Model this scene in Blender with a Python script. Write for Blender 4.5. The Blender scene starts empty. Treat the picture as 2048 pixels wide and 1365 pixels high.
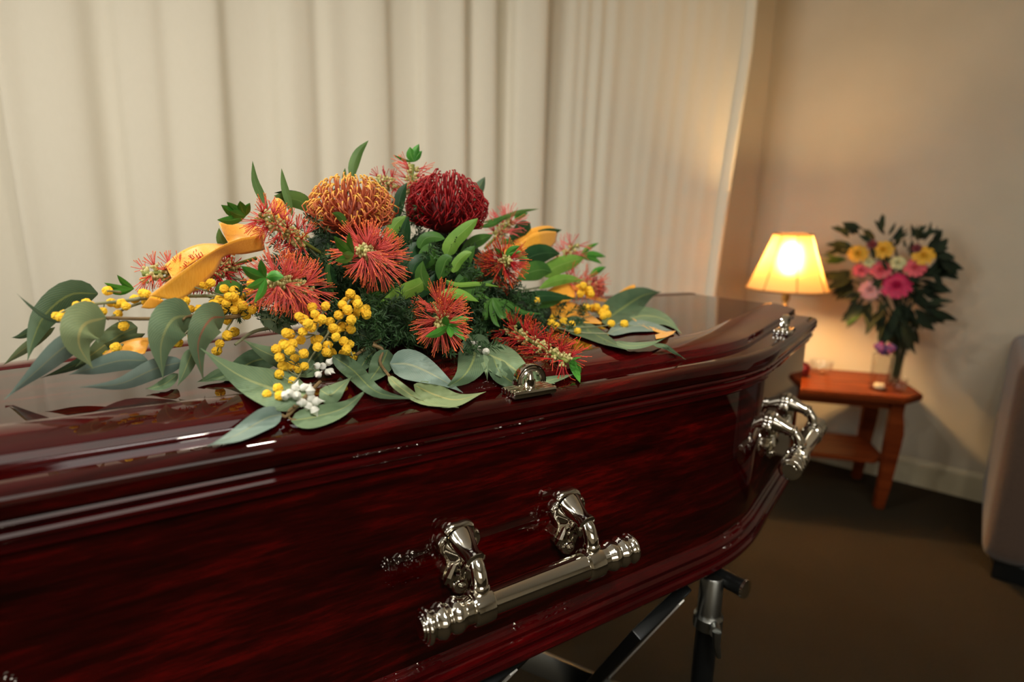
import bpy, bmesh, math, random
import numpy as np
from mathutils import Vector, Matrix
rnd = random.Random(7)
SC = bpy.context.scene
COL = SC.collection

# ------------------------------------------------------------------ camera (fitted to the coffin, image taken as 2048x1365)
F = 1179.17; CX, CY = 1024.0, 682.5
PIT, ROLL = 0.20834, 0.02277
CAM = np.array([0.0, 0.0, 1.20])
_cp, _sp = math.cos(PIT), math.sin(PIT)
FW = np.array([0, _cp, -_sp]); _up = np.array([0, _sp, _cp]); _rt = np.array([1.0, 0, 0])
RT = math.cos(ROLL) * _rt + math.sin(ROLL) * _up
UP = -math.sin(ROLL) * _rt + math.cos(ROLL) * _up
cd = bpy.data.cameras.new('camera'); cam = bpy.data.objects.new('camera', cd); COL.objects.link(cam)
cam.matrix_world = Matrix(((RT[0], UP[0], -FW[0], CAM[0]), (RT[1], UP[1], -FW[1], CAM[1]), (RT[2], UP[2], -FW[2], CAM[2]), (0, 0, 0, 1)))
cd.sensor_width = 36.0; cd.lens = F / 2048 * 36.0
cd.clip_start = 0.02; cd.clip_end = 50
cd.dof.use_dof = True; cd.dof.focus_distance = 0.76; cd.dof.aperture_fstop = 2.5
SC.camera = cam

# ------------------------------------------------------------------ world, lights, exposure
w = bpy.data.worlds.new('world'); SC.world = w; w.use_nodes = True
w.node_tree.nodes['Background'].inputs[0].default_value = (0.9, 0.95, 1.0, 1)
w.node_tree.nodes['Background'].inputs[1].default_value = 0.05

def area(name, loc, target, sx, sy, power, col):
    l = bpy.data.lights.new(name, 'AREA'); l.shape = 'RECTANGLE'; l.size = sx; l.size_y = sy; l.energy = power; l.color = col
    o = bpy.data.objects.new(name, l); COL.objects.link(o); o.location = loc
    o.rotation_euler = (Vector(target) - Vector(loc)).to_track_quat('-Z', 'Y').to_euler()
    return o
def disk(name, loc, r, power, col):
    o = area(name, loc, (loc[0], loc[1], 0), r * 2, r * 2, power, col); o.data.shape = 'DISK'; return o
DOWN = ((-1.5, 1.0, 9), (-0.35, 1.15, 10), (-1.1, -0.4, 10), (0.3, -0.2, 11))
area('window_daylight', (0.9, -2.85, 1.62), (-0.1, 2.4, 1.5), 3.4, 1.0, 20, (1.0, 0.94, 0.84))
area('side_window_daylight', (-2.72, -0.1, 1.70), (0.6, 2.4, 1.6), 2.0, 1.3, 56, (0.98, 0.98, 0.97))
area('added_fill_panel', (0.75, -0.75, 2.585), (0.75, -0.75, 0), 1.2, 0.6, 30, (1.0, 0.96, 0.90))  # added soft fill that brightens the chrome, a made-up ceiling fixture
for x, y, p in DOWN: disk('downlight_lamp', (x, y, 2.575), 0.05, p, (1.0, 0.90, 0.76))
SC.view_settings.view_transform = 'Standard'; SC.view_settings.look = 'None'
SC.view_settings.gamma = 1; SC.view_settings.exposure = 0.19; SC.view_settings.use_curve_mapping = False

# ------------------------------------------------------------------ small helpers
def srgb(r, g, b):
    f = lambda c: (c / 255 / 12.92) if c / 255 <= 0.04045 else ((c / 255 + 0.055) / 1.055) ** 2.4
    return (f(r), f(g), f(b), 1)

def ray(x, y): return FW + (x - CX) / F * RT - (y - CY) / F * UP
def onz(x, y, z):
    d = ray(x, y); return CAM + d * ((z - CAM[2]) / d[2])
def onplane(x, y, P, n):
    d = ray(x, y); return CAM + d * (((P - CAM) @ n) / (d @ n))

class Mat:
    def __init__(s, name):
        s.m = bpy.data.materials.new(name); s.m.use_nodes = True
        s.t = s.m.node_tree; s.b = s.t.nodes['Principled BSDF']
    def n(s, typ, **kw):
        x = s.t.nodes.new(typ)
        for k, v in kw.items(): setattr(x, k, v)
        return x
    def l(s, a, b): s.t.links.new(a, b)
    def set(s, **kw):
        for k, v in kw.items(): s.b.inputs[k.replace('_', ' ')].default_value = v
        return s
    def coords(s, scale=(1, 1, 1), kind='Object', rot=(0, 0, 0)):
        tc = s.n('ShaderNodeTexCoord'); mp = s.n('ShaderNodeMapping')
        mp.inputs['Scale'].default_value = scale; mp.inputs['Rotation'].default_value = rot
        s.l(tc.outputs[kind], mp.inputs['Vector']); return mp.outputs[0]
    def noise(s, vec, scale, detail=3, rough=0.5):
        x = s.n('ShaderNodeTexNoise'); x.inputs['Scale'].default_value = scale; x.inputs['Detail'].default_value = detail
        x.inputs['Roughness'].default_value = rough
        s.l(vec, x.inputs['Vector']); return x.outputs[0]
    def ramp(s, fac, stops):
        r = s.n('ShaderNodeValToRGB'); e = r.color_ramp.elements
        while len(e) < len(stops): e.new(0.5)
        for i, (p, c) in enumerate(stops): e[i].position = p; e[i].color = c
        s.l(fac, r.inputs[0]); return r.outputs[0]
    def mix(s, fac, a, b, typ='MIX'):
        x = s.n('ShaderNodeMix', data_type='RGBA', blend_type=typ)
        for sock, v in ((x.inputs[0], fac), (x.inputs[6], a), (x.inputs[7], b)):
            if hasattr(v, 'links'): s.l(v, sock)
            else: sock.default_value = v
        return x.outputs[2]
    def math(s, op, a, b=0.0, c=0.0):
        x = s.n('ShaderNodeMath', operation=op)
        for i, v in enumerate((a, b, c)):
            if hasattr(v, 'links'): s.l(v, x.inputs[i])
            else: x.inputs[i].default_value = v
        return x.outputs[0]
    def base(s, c): s.l(c, s.b.inputs['Base Color']); return s
    def bump(s, h, strength=0.2, dist=0.002):
        b = s.n('ShaderNodeBump'); b.inputs['Strength'].default_value = strength; b.inputs['Distance'].default_value = dist
        s.l(h, b.inputs['Height']); s.l(b.outputs[0], s.b.inputs['Normal']); return s

def mottled(name, c1, c2, scale, rough, bump=0.0, **kw):
    m = Mat(name); v = m.coords(); nz = m.noise(v, scale, 4)
    m.base(m.ramp(nz, [(0.3, c1), (0.7, c2)])); m.set(Roughness=rough, **kw)
    if bump: m.bump(m.noise(v, scale * 4, 3), bump, 0.003)
    return m.m

def from_attr(name, rough, spec=0.4, sheen=0.0, trans=0.0):
    m = Mat(name); a = m.n('ShaderNodeVertexColor'); a.layer_name = 'col'
    m.base(a.outputs[0]); m.set(Roughness=rough, Specular_IOR_Level=spec)
    return m.m

def lacquer(name, dark, mid, bright, scale=(1.0, 55, 55)):
    m = Mat(name); v = m.coords(scale)
    warp = m.noise(m.coords((1.6, 3.5, 3.5)), 1.0, 2)
    vm = m.n('ShaderNodeVectorMath', operation='MULTIPLY_ADD'); cmb = m.n('ShaderNodeCombineXYZ')
    for i in range(3): m.l(warp, cmb.inputs[i])
    m.l(cmb.outputs[0], vm.inputs[0]); vm.inputs[1].default_value = (0.15, 1.3, 1.3); m.l(v, vm.inputs[2])
    a = m.noise(vm.outputs[0], 1.0, 5, 0.62)
    fine = m.noise(m.coords((7, 230, 230)), 1.0, 3, 0.6)
    c = m.ramp(a, [(0.30, dark), (0.52, mid), (0.72, bright)])
    c2 = m.mix(m.ramp(fine, [(0.38, (0.45, 0.45, 0.45, 1)), (0.58, (1, 1, 1, 1))]), dark, c)
    blot = m.noise(m.coords((1.2, 5, 5)), 2.2, 2)
    c3 = m.mix(m.ramp(blot, [(0.35, (0, 0, 0, 1)), (0.65, (1, 1, 1, 1))]), m.mix(0.35, c2, dark), c2)
    m.base(c3); m.set(Roughness=0.5, Specular_IOR_Level=0.0, Coat_Weight=1.0, Coat_Roughness=0.02, Coat_IOR=1.5)
    return m.m

def leafmat(name, c1, c2, rib, rough=0.5, ribw=0.035, vein=0.25, sheen=0.0):
    m = Mat(name); tc = m.n('ShaderNodeTexCoord'); sp = m.n('ShaderNodeSeparateXYZ'); m.l(tc.outputs['UV'], sp.inputs[0])
    d = m.math('ABSOLUTE', m.math('SUBTRACT', sp.outputs[0], 0.5))
    k = m.math('LESS_THAN', d, ribw)
    nz = m.noise(m.coords((1, 1, 1)), 28, 4)
    c = m.ramp(nz, [(0.3, c1), (0.72, c2)])
    # side veins: slanted bands in uv
    wv = m.math('SINE', m.math('MULTIPLY', m.math('ADD', sp.outputs[1], m.math('MULTIPLY', d, -0.55)), 150.0))
    veil = m.math('MULTIPLY', m.math('GREATER_THAN', wv, 0.86), vein)
    c = m.mix(veil, c, rib)
    m.base(m.mix(m.math('MULTIPLY', k, 0.8), c, rib)); m.set(Roughness=rough, Specular_IOR_Level=0.35)
    m.bump(m.math('ADD', m.math('MULTIPLY', wv, 0.12), nz), 0.25, 0.0015)
    return m.m

MT = {}
MT['coffin'] = lacquer('mahogany_lacquer', srgb(18, 1, 1), srgb(52, 2, 2), srgb(92, 6, 4))
MT['coffin_trim'] = lacquer('mahogany_trim_lacquer', srgb(34, 3, 4), srgb(68, 4, 7), srgb(100, 9, 11), (1.0, 20, 20))
m = Mat('nickel'); m.set(Base_Color=srgb(222, 217, 204), Metallic=1.0, Roughness=0.07); v = m.coords(); m.bump(m.noise(v, 120, 2), 0.03, 0.001); MT['nickel'] = m.m
m = Mat('satin_metal'); m.set(Base_Color=srgb(140, 142, 138), Metallic=1.0, Roughness=0.32); MT['satin'] = m.m
m = Mat('black_tube'); m.set(Base_Color=srgb(34, 36, 36), Metallic=0.6, Roughness=0.3); MT['blackmetal'] = m.m
m = Mat('highlight_white'); m.set(Base_Color=srgb(235, 233, 226), Metallic=0.0, Roughness=0.25); MT['bright'] = m.m  # flat white that stands for the highlight on the brace edges
MT['leaf_grey'] = leafmat('gum_leaf_grey_green', srgb(92, 118, 88), srgb(118, 142, 108), srgb(150, 160, 108), 0.55)
MT['leaf_blue'] = leafmat('gum_leaf_blue_green', srgb(104, 128, 118), srgb(132, 152, 142), srgb(150, 158, 130), 0.5)
MT['leaf_pale'] = leafmat('gum_leaf_pale', srgb(116, 136, 96), srgb(140, 156, 112), srgb(172, 168, 110), 0.55)
MT['leaf_olive'] = leafmat('gum_leaf_deep', srgb(66, 92, 68), srgb(88, 112, 84), srgb(124, 138, 84), 0.5)
MT['leaf_redrib'] = leafmat('gum_leaf_red_rib', srgb(86, 112, 82), srgb(110, 134, 100), srgb(150, 96, 76), 0.55)
MT['leaf_light'] = leafmat('lance_leaf_light', srgb(98, 146, 54), srgb(132, 178, 76), srgb(150, 186, 96), 0.4, 0.02, 0.1)
MT['leaf_mid'] = leafmat('lance_leaf_mid', srgb(52, 98, 40), srgb(80, 128, 54), srgb(110, 150, 80), 0.4, 0.02, 0.12)
MT['leaf_dark'] = leafmat('lance_leaf_dark', srgb(26, 62, 34), srgb(44, 84, 46), srgb(70, 104, 66), 0.38, 0.02, 0.12)
MT['leaf_spike'] = leafmat('spike_leaf', srgb(70, 104, 46), srgb(92, 126, 58), srgb(104, 136, 70), 0.45, 0.02, 0.0)
MT['fern'] = mottled('fern_green', srgb(26, 52, 26), srgb(54, 92, 44), 30, 0.6)
MT['tuft'] = mottled('tuft_green', srgb(54, 120, 36), srgb(88, 160, 56), 40, 0.4)
MT['stamen'] = from_attr('stamen_thread', 0.5, 0.3)
MT['calyx'] = mottled('calyx_cream_green', srgb(176, 170, 96), srgb(206, 196, 136), 90, 0.5)
MT['wattle'] = mottled('wattle_yellow', srgb(240, 184, 30), srgb(252, 208, 58), 300, 0.9, 0.0)
MT['twig'] = mottled('twig_grey_green', srgb(112, 124, 92), srgb(140, 140, 104), 60, 0.7)
MT['twig_brown'] = mottled('twig_brown', srgb(104, 82, 52), srgb(132, 110, 70), 60, 0.7)
MT['gumnut'] = mottled('gumnut_white', srgb(206, 208, 196), srgb(232, 232, 222), 90, 0.6)
m = Mat('satin_ribbon'); v = m.coords((1, 1, 1)); wv = m.noise(m.coords((900, 900, 60)), 1, 2)
m.base(m.ramp(wv, [(0.3, srgb(236, 160, 38)), (0.7, srgb(248, 182, 66))])); m.set(Roughness=0.38, Sheen_Weight=0.25, Specular_IOR_Level=0.5); MT['ribbon'] = m.m
MT['foam'] = mottled('floral_foam', srgb(18, 34, 20), srgb(30, 50, 28), 60, 0.9, 0.4)

# meshes -----------------------------------------------------------
def mesh_obj(name, verts, faces, mat, parent=None, smooth=True, sharp=None, uvs=None, cols=None, label=None):
    me = bpy.data.meshes.new(name); me.from_pydata([tuple(map(float, v)) for v in verts], [], [tuple(f) for f in faces])
    if smooth:
        me.polygons.foreach_set('use_smooth', [True] * len(me.polygons))
        if sharp is not None: me.set_sharp_from_angle(angle=sharp)
    if uvs is not None:
        ul = me.uv_layers.new(name='UVMap')
        for lp in me.loops: ul.data[lp.index].uv = uvs[lp.vertex_index]
    if cols is not None:
        ca = me.color_attributes.new('col', 'FLOAT_COLOR', 'POINT')
        ca.data.foreach_set('color', np.array([(c[0], c[1], c[2], 1.0) for c in cols], dtype=np.float32).ravel())
    me.materials.append(mat); me.update()
    o = bpy.data.objects.new(name, me); COL.objects.link(o)
    if parent: o.parent = parent
    if label: o['label'] = label
    return o

def bm_obj(name, bm, mat, parent=None, smooth=True, sharp=0.6, label=None):
    me = bpy.data.meshes.new(name); bmesh.ops.recalc_face_normals(bm, faces=bm.faces); bm.to_mesh(me); bm.free()
    if smooth:
        me.polygons.foreach_set('use_smooth', [True] * len(me.polygons))
        if sharp is not None: me.set_sharp_from_angle(angle=sharp)
    me.materials.append(mat); o = bpy.data.objects.new(name, me); COL.objects.link(o)
    if parent: o.parent = parent
    if label: o['label'] = label
    return o

def empty(name, loc=(0, 0, 0), rz=0.0, parent=None):
    o = bpy.data.objects.new(name, None); COL.objects.link(o); o.location = loc; o.rotation_euler = (0, 0, rz); o.empty_display_size = 0.05
    if parent: o.parent = parent
    return o
def tag(o, label, cat, group=None):
    o['label'] = label; o['category'] = cat
    if group: o['group'] = group
    return o
def structure(o): o['kind'] = 'structure'; return o

def box(bm, c, s, bev=0.0, rot=None, seg=2):
    r = bmesh.ops.create_cube(bm, size=1.0); vs = r['verts']
    M = Matrix.Translation(c) @ (rot.to_4x4() if rot else Matrix.Identity(4)) @ Matrix.Diagonal((*s, 1))
    bmesh.ops.transform(bm, matrix=M, verts=vs)
    if bev:
        es = list({e for v in vs for e in v.link_edges})
        bmesh.ops.bevel(bm, geom=es, offset=bev, segments=seg, affect='EDGES', profile=0.6)

def frame_of(t):
    t = t / np.linalg.norm(t); ref = np.array([0, 0, 1.0]) if abs(t[2]) < 0.9 else np.array([1.0, 0, 0])
    a = np.cross(t, ref); a /= np.linalg.norm(a); return t, a, np.cross(t, a)

class G:
    """collects vertices/faces (with colours) of one mesh"""
    def __init__(s): s.v = []; s.f = []; s.c = []
    def tube(s, pts, rad, n=8, cols=None, cap=True):
        pts = [np.array(p, float) for p in pts]; b = len(s.v); k = len(pts); prev = None
        for i, p in enumerate(pts):
            t = pts[min(i + 1, k - 1)] - pts[max(i - 1, 0)]
            if np.linalg.norm(t) < 1e-9: t = np.array([0, 0, 1.0])
            t = t / np.linalg.norm(t)
            if prev is None: _, a, q = frame_of(t)
            else:
                a = prev - t * (prev @ t); a /= np.linalg.norm(a); q = np.cross(t, a)
            prev = a; r = rad[i] if hasattr(rad, '__len__') else rad
            for j in range(n):
                th = 2 * math.pi * j / n; s.v.append(p + (a * math.cos(th) + q * math.sin(th)) * r)
                s.c.append(cols[i] if cols is not None else (1, 1, 1))
        for i in range(k - 1):
            for j in range(n):
                A = b + i * n + j; B = b + i * n + (j + 1) % n
                s.f.append((A, B, B + n, A + n))
        if cap:
            s.f.append(tuple(b + j for j in range(n))[::-1]); s.f.append(tuple(b + (k - 1) * n + j for j in range(n)))
        return s
    def lathe(s, origin, axis, prof, n=24, cap=True):
        """prof = [(r, h)...] around axis"""
        o = np.array(origin, float); t, a, q = frame_of(np.array(axis, float)); b = len(s.v)
        for r, h in prof:
            for j in range(n):
                th = 2 * math.pi * j / n; s.v.append(o + t * h + (a * math.cos(th) + q * math.sin(th)) * r); s.c.append((1, 1, 1))
        for i in range(len(prof) - 1):
            for j in range(n):
                A = b + i * n + j; B = b + i * n + (j + 1) % n; s.f.append((A, B, B + n, A + n))
        if cap:
            s.f.append(tuple(b + j for j in range(n))[::-1]); s.f.append(tuple(b + (len(prof) - 1) * n + j for j in range(n)))
        return s
    def blob(s, c, r, n=6, m=4, rot=None):
        """ellipsoid; r = 3 radii"""
        c = np.array(c, float); b = len(s.v)
        for i in range(m + 1):
            ph = math.pi * i / m
            for j in range(n):
                th = 2 * math.pi * j / n
                p = np.array([r[0] * math.sin(ph) * math.cos(th), r[1] * math.sin(ph) * math.sin(th), r[2] * math.cos(ph)])
                if rot is not None: p = rot @ p
                s.v.append(c + p); s.c.append((1, 1, 1))
        for i in range(m):
            for j in range(n):
                A = b + i * n + j; B = b + i * n + (j + 1) % n; s.f.append((A, A + n, B + n, B))
        return s
    def obj(s, name, mat, parent=None, smooth=True, sharp=0.7, cols=False, label=None):
        return mesh_obj(name, s.v, s.f, mat, parent, smooth, sharp, cols=s.c if cols else None, label=label)

def catmull(P, n):
    P = [np.array(p, float) for p in P]
    if len(P) == 2: return [P[0] + (P[1] - P[0]) * i / (n - 1) for i in range(n)]
    Q = [2 * P[0] - P[1]] + P + [2 * P[-1] - P[-2]]; out = []
    for i in range(n):
        t = i / (n - 1) * (len(P) - 1); k = min(int(t), len(P) - 2); u = t - k
        a, b, c, d = Q[k:k + 4]
        out.append(0.5 * (2 * b + (c - a) * u + (2 * a - 5 * b + 4 * c - d) * u * u + (3 * b - a - 3 * c + d) * u ** 3))
    return out

# ------------------------------------------------------------------ the room
COR = np.array([1.2513, 3.1602]); DR = np.array([0.76966, -0.63845]); DL = np.array([0.9881, 0.1539])
NR = np.array([-0.63845, -0.76966]); NL = np.array([0.1539, -0.9881])
HT = 2.6
m = Mat('painted_wall'); v = m.coords(); m.base(m.ramp(m.noise(v, 3, 3), [(0.3, srgb(178, 168, 148)), (0.7, srgb(186, 176, 156))])); m.set(Roughness=0.7, Specular_IOR_Level=0.25)
m.bump(m.noise(v, 180, 3), 0.12, 0.001); MT['wall'] = m.m
MT['ceil'] = mottled('ceiling_paint', srgb(212, 208, 198), srgb(220, 216, 206), 4, 0.9)
MT['skirt'] = mottled('skirting_paint', srgb(176, 166, 138), srgb(184, 174, 146), 6, 0.5)
m = Mat('carpet'); v = m.coords(); a = m.noise(v, 260, 3, 0.7); b = m.noise(v, 2.2, 3)
m.base(m.mix(m.ramp(b, [(0.3, (0, 0, 0, 1)), (0.7, (1, 1, 1, 1))]), m.ramp(a, [(0.3, srgb(34, 30, 22)), (0.7, srgb(54, 47, 36))]), m.ramp(a, [(0.3, srgb(37, 33, 24)), (0.7, srgb(59, 51, 39))])))
m.set(Roughness=1.0, Specular_IOR_Level=0.05); m.bump(a, 0.6, 0.006); MT['carpet'] = m.m

def wall(name, p, q, nrm, h=HT, th=0.1, mat='wall', z0=0.0):
    p = np.array(p); q = np.array(q); nrm = np.array(nrm)
    o = p - nrm * th; r = q - nrm * th
    vs = [(*p, z0), (*q, z0), (*q, z0 + h), (*p, z0 + h), (*o, z0), (*r, z0), (*r, z0 + h), (*o, z0 + h)]
    fs = [(0, 1, 2, 3), (5, 4, 7, 6), (4, 0, 3, 7), (1, 5, 6, 2), (3, 2, 6, 7), (4, 5, 1, 0)]
    return structure(mesh_obj(name, vs, fs, MT[mat], smooth=False))
RE = COR + DR * 4.7; LE = COR - DL * 4.2
wall('wall_right', COR, RE, NR); wall('wall_back', LE, COR, NL)
wall('wall_left', (LE[0], -3.0), LE, (1, 0)); wall('wall_front', (RE[0], -3.0), (LE[0], -3.0), (0, 1)); wall('wall_side', RE, (RE[0], -3.0), (-1, 0))
def slab(name, z, th, mat):
    pts = [(LE[0], -3.0), (RE[0], -3.0), tuple(RE), tuple(COR), tuple(LE)]; n = 5
    vs = [(x, y, z) for x, y in pts] + [(x, y, z - th) for x, y in pts]
    fs = [tuple(range(n)), tuple(range(n, 2 * n))[::-1]] + [(i, i + n, (i + 1) % n + n, (i + 1) % n) for i in range(n)]
    return structure(mesh_obj(name, vs, fs, MT[mat], smooth=False))
slab('floor', 0.0, 0.1, 'carpet'); slab('ceiling', HT + 0.1, 0.1, 'ceil')
def skirting(name, p, d, n, L, h=0.127, th=0.016):
    prof = [(0, 0), (th, 0), (th, h - 0.022), (th - 0.004, h - 0.010), (th * 0.45, h - 0.004), (th * 0.3, h), (0, h)]
    vs = []; fs = []
    for k in (0.0, L):
        for a, z in prof: q = p + d * k + n * a; vs.append((q[0], q[1], z))
    m_ = len(prof)
    for i in range(m_): fs.append((i, (i + 1) % m_, (i + 1) % m_ + m_, i + m_))
    fs += [tuple(range(m_))[::-1], tuple(range(m_, 2 * m_))]
    return structure(mesh_obj(name, vs, fs, MT['skirt'], smooth=False))
skirting('baseboard_right', COR + NR * 0.001, DR, NR, 4.6); skirting('baseboard_back', COR + NL * 0.001, -DL, NL, 4.1)
# ceiling downlight trims round the lamps
for (x, y, _) in DOWN:
    g = G().lathe((x, y, HT), (0, 0, -1), [(0.105, 0), (0.105, 0.006), (0.09, 0.012), (0.08, 0.012), (0.08, 0.0)], 24, cap=False)
    structure(g.obj('trim_1', MT['ceil']))
bm = bmesh.new()
for c, s in (((.75, -.44, HT - .008), (1.26, .03, .016)), ((.75, -1.06, HT - .008), (1.26, .03, .016)), ((.135, -.75, HT - .008), (.03, .65, .016)), ((1.365, -.75, HT - .008), (.03, .65, .016))): box(bm, c, s, 0.002)
structure(bm_obj('fill_panel_frame', bm, MT['skirt'], smooth=False))  # frame round the added fill panel, made up along with it
# window behind the photographer: frame round the daylight
bm = bmesh.new()
for c, s in (((.9, -2.97, 2.40), (3.7, 0.05, 0.1)), ((.9, -2.97, 0.86), (3.7, 0.05, 0.1)), ((-.9, -2.97, 1.62), (0.1, 0.05, 1.5)), ((2.7, -2.97, 1.62), (0.1, 0.05, 1.5)), ((.9, -2.97, 1.62), (0.06, 0.05, 1.5))):
    box(bm, c, s, 0.006)
structure(bm_obj('window_1', bm, MT['skirt'], smooth=False))
bm = bmesh.new(); wx = LE[0] + .03
for c, s in (((wx, -.1, 2.42), (.05, 2.3, .1)), ((wx, -.1, .98), (.05, 2.3, .1)), ((wx, -1.2, 1.7), (.05, .1, 1.4)), ((wx, 1.0, 1.7), (.05, .1, 1.4)), ((wx, -.1, 1.7), (.05, .06, 1.4))): box(bm, c, s, 0.006)
structure(bm_obj('window_2', bm, MT['skirt'], smooth=False))

# ------------------------------------------------------------------ curtain
m = Mat('curtain_cloth'); v = m.coords((1, 1, 1)); th = m.noise(m.coords((1500, 1500, 30)), 1, 2)
m.base(m.ramp(th, [(0.3, srgb(224, 216, 194)), (0.7, srgb(232, 224, 204))])); m.set(Roughness=0.65, Sheen_Weight=0.15, Specular_IOR_Level=0.3)
tr = m.n('ShaderNodeBsdfTranslucent'); tr.inputs[0].default_value = srgb(226, 214, 180); mx = m.n('ShaderNodeMixShader'); mx.inputs[0].default_value = 0.12
m.l(m.b.outputs[0], mx.inputs[1]); m.l(tr.outputs[0], mx.inputs[2]); m.l(mx.outputs[0], m.t.nodes['Material Output'].inputs[0]); MT['curtain'] = m.m
P0 = np.array([*(COR + NL * 0.28), 0.0]); N0 = np.array([*NL, 0.0]); D0 = np.array([*DL, 0.0])
def s_of(px, py=300): return (onplane(px, py, P0, N0) - P0) @ D0
ctrl = [(-60, .0), (0, -.02), (40, -.035), (60, -.025), (56, .02), (47, .055), (60, .065), (100, .05), (150, .055), (195, .045), (226, .012), (250, .012), (280, .04), (330, .045), (360, .03), (400, .045), (450, .045), (472, .005),
        (520, -.005), (545, .01), (566, .045), (592, .06), (620, .045), (640, .022), (665, .04), (700, .03), (740, .05), (770, .042), (788, .008), (828, .0), (848, .035), (885, .03), (925, .045), (940, .01), (965, .03), (990, .03), (1003, -.01), (1018, -.012), (1032, .035), (1060, .05), (1080, .052), (1090, .042),
        (1089, .022), (1084, -.005), (1092, -.022), (1108, -.02), (1130, -.012)]
pl = [np.array([s_of(x), d]) for x, d in ctrl]
s0 = pl[0][0]; left = []
k = 0
while s0 - 0.11 * (k + 1) > -3.75:
    k += 1; left.append(np.array([s0 - 0.11 * k + rnd.uniform(-.02, .02), rnd.uniform(.02, .055) if k % 2 else rnd.uniform(-.03, .0)]))
pl = left[::-1] + pl
xr = 1130
i = 0
while xr < 1455:
    xr += rnd.uniform(11, 19); i += 1; pl.append(np.array([s_of(xr), (.0 if i % 2 else -.0035) + rnd.uniform(-.0025, .0025) - .004]))
pl += [np.array([s_of(1462), .0]), np.array([s_of(1468), .012]), np.array([s_of(1474), .02]), np.array([s_of(1479), .014]), np.array([s_of(1479), .006])]
path = catmull(pl, len(pl) * 5)
sA, sB = s_of(1095), s_of(1475)
vs, fs, nz_ = [], [], 26
for iz in range(nz_):
    z = 0.015 + (HT - 0.05 - 0.015) * iz / (nz_ - 1)
    for (s, d) in path:
        k = min(max((s - sA) / (sB - sA), 0), 1)
        low = max(0.0, (1.95 - z))
        sh = -k * 0.045 * low - k * 0.012 * math.sin(low * 2.2)
        amp = 1.0 + 0.25 * math.sin(z * 1.7 + s * 2.3)
        q = P0 + D0 * (s + sh + 0.012 * math.sin(z * 0.9 + s * 3)) + N0 * (d * amp)
        vs.append((q[0], q[1], z))
W = len(path)
for iz in range(nz_ - 1):
    for j in range(W - 1): A = iz * W + j; fs.append((A, A + 1, A + W + 1, A + W))
cur = mesh_obj('curtain', vs, fs, MT['curtain'])
sm = cur.modifiers.new('thick', 'SOLIDIFY'); sm.thickness = 0.002
tag(cur, 'cream full height pleated curtain hanging across the wall behind the coffin', 'curtain')

# ------------------------------------------------------------------ coffin
PHI = 0.69808; EX, EY = 0.56026, 1.51297; WH, LS, WS, TT = 0.22200, 0.48812, 0.35174, 0.11945
ZT, HC = 0.98905, 0.36802; ZB = ZT - HC; LF = 1.50            # foot section length
Aax = np.array([math.cos(PHI), math.sin(PHI), 0.0]); Nn = np.array([Aax[1], -Aax[0], 0.0]); E3 = np.array([EX, EY, 0.0])
WF = WS - LF * math.tan(TT)
coffin = empty('coffin', (EX, EY, ZB), PHI)
tag(coffin, 'polished dark red mahogany coffin with silver handles standing on the trolley', 'coffin')
def loc_to_world(p): return np.array([EX, EY, ZB]) + Aax * p[0] - Nn * p[1] + np.array([0, 0, p[2]])
def half_outline(T=0.10, n=12):
    """near side (y<0), foot to head: list of (pos, normal)"""
    Fp = np.array([-LS - LF, -WF]); Sp = np.array([-LS, -WS]); Hp = np.array([0.0, -WH])
    d1 = (Sp - Fp) / np.linalg.norm(Sp - Fp); d2 = (Hp - Sp) / np.linalg.norm(Hp - Sp)
    n1 = np.array([d1[1], -d1[0]]); n2 = np.array([d2[1], -d2[0]])
    a1 = math.atan2(n1[1], n1[0]); a2 = math.atan2(n2[1], n2[0]); th = a2 - a1; R = T / math.tan(abs(th) / 2)
    c = Sp - d1 * T - n1 * R
    out = [(Fp + (Sp - d1 * T - Fp) * k / 8, n1) for k in range(8)]
    for i in range(n + 1):
        a = a1 + th * i / n; nn = np.array([math.cos(a), math.sin(a)]); out.append((c + nn * R, nn))
    st = Sp + d2 * T
    out += [(st + (Hp - st) * k / 4, n2) for k in range(1, 5)]
    return out
HO = half_outline()
RING = [(p, n) for p, n in HO] + [(np.array([p[0], -p[1]]), np.array([n[0], -n[1]])) for p, n in HO[::-1]]
def ring_pts(d):
    """closed ring offset outward by d with mitred end corners"""
    out = []; K = len(HO)
    for i, (p, n) in enumerate(RING):
        if i in (0, 2 * K - 1): e = np.array([-1.0, 0])
        elif i in (K - 1, K): e = np.array([1.0, 0])
        else: e = None
        if e is None: out.append(p + n * d)
        else:
            m_ = n + e; out.append(p + m_ * (d / (1 + n @ e)))
    return out
def sweep_ring(name, prof, mat, parent, cap_top=False, cap_bot=False, label=None):
    vs, fs = [], []; N = len(RING)
    for d, z in prof: vs += [(x, y, z) for x, y in ring_pts(d)]
    flat = []
    for i in range(len(prof) - 1):
        for j in range(N): A = i * N + j; B = i * N + (j + 1) % N; fs.append((A, B, B + N, A + N))
    if cap_bot: flat.append(len(fs)); fs.append(tuple(range(N))[::-1])
    if cap_top: flat.append(len(fs)); fs.append(tuple((len(prof) - 1) * N + j for j in range(N)))
    o = mesh_obj(name, vs, fs, MT[mat], parent, True, 0.45, label=label)
    for k in flat:
        o.data.polygons[k].use_smooth = False
        for e in o.data.polygons[k].edge_keys: pass
    ed = {e.key: e for e in o.data.edges}
    for k in flat:
        for key in o.data.polygons[k].edge_keys: ed[key].use_edge_sharp = True
    return o
sweep_ring('body_panel', [(-.016, .004), (-.016, HC - .040)], 'coffin', coffin, True, True)
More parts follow.
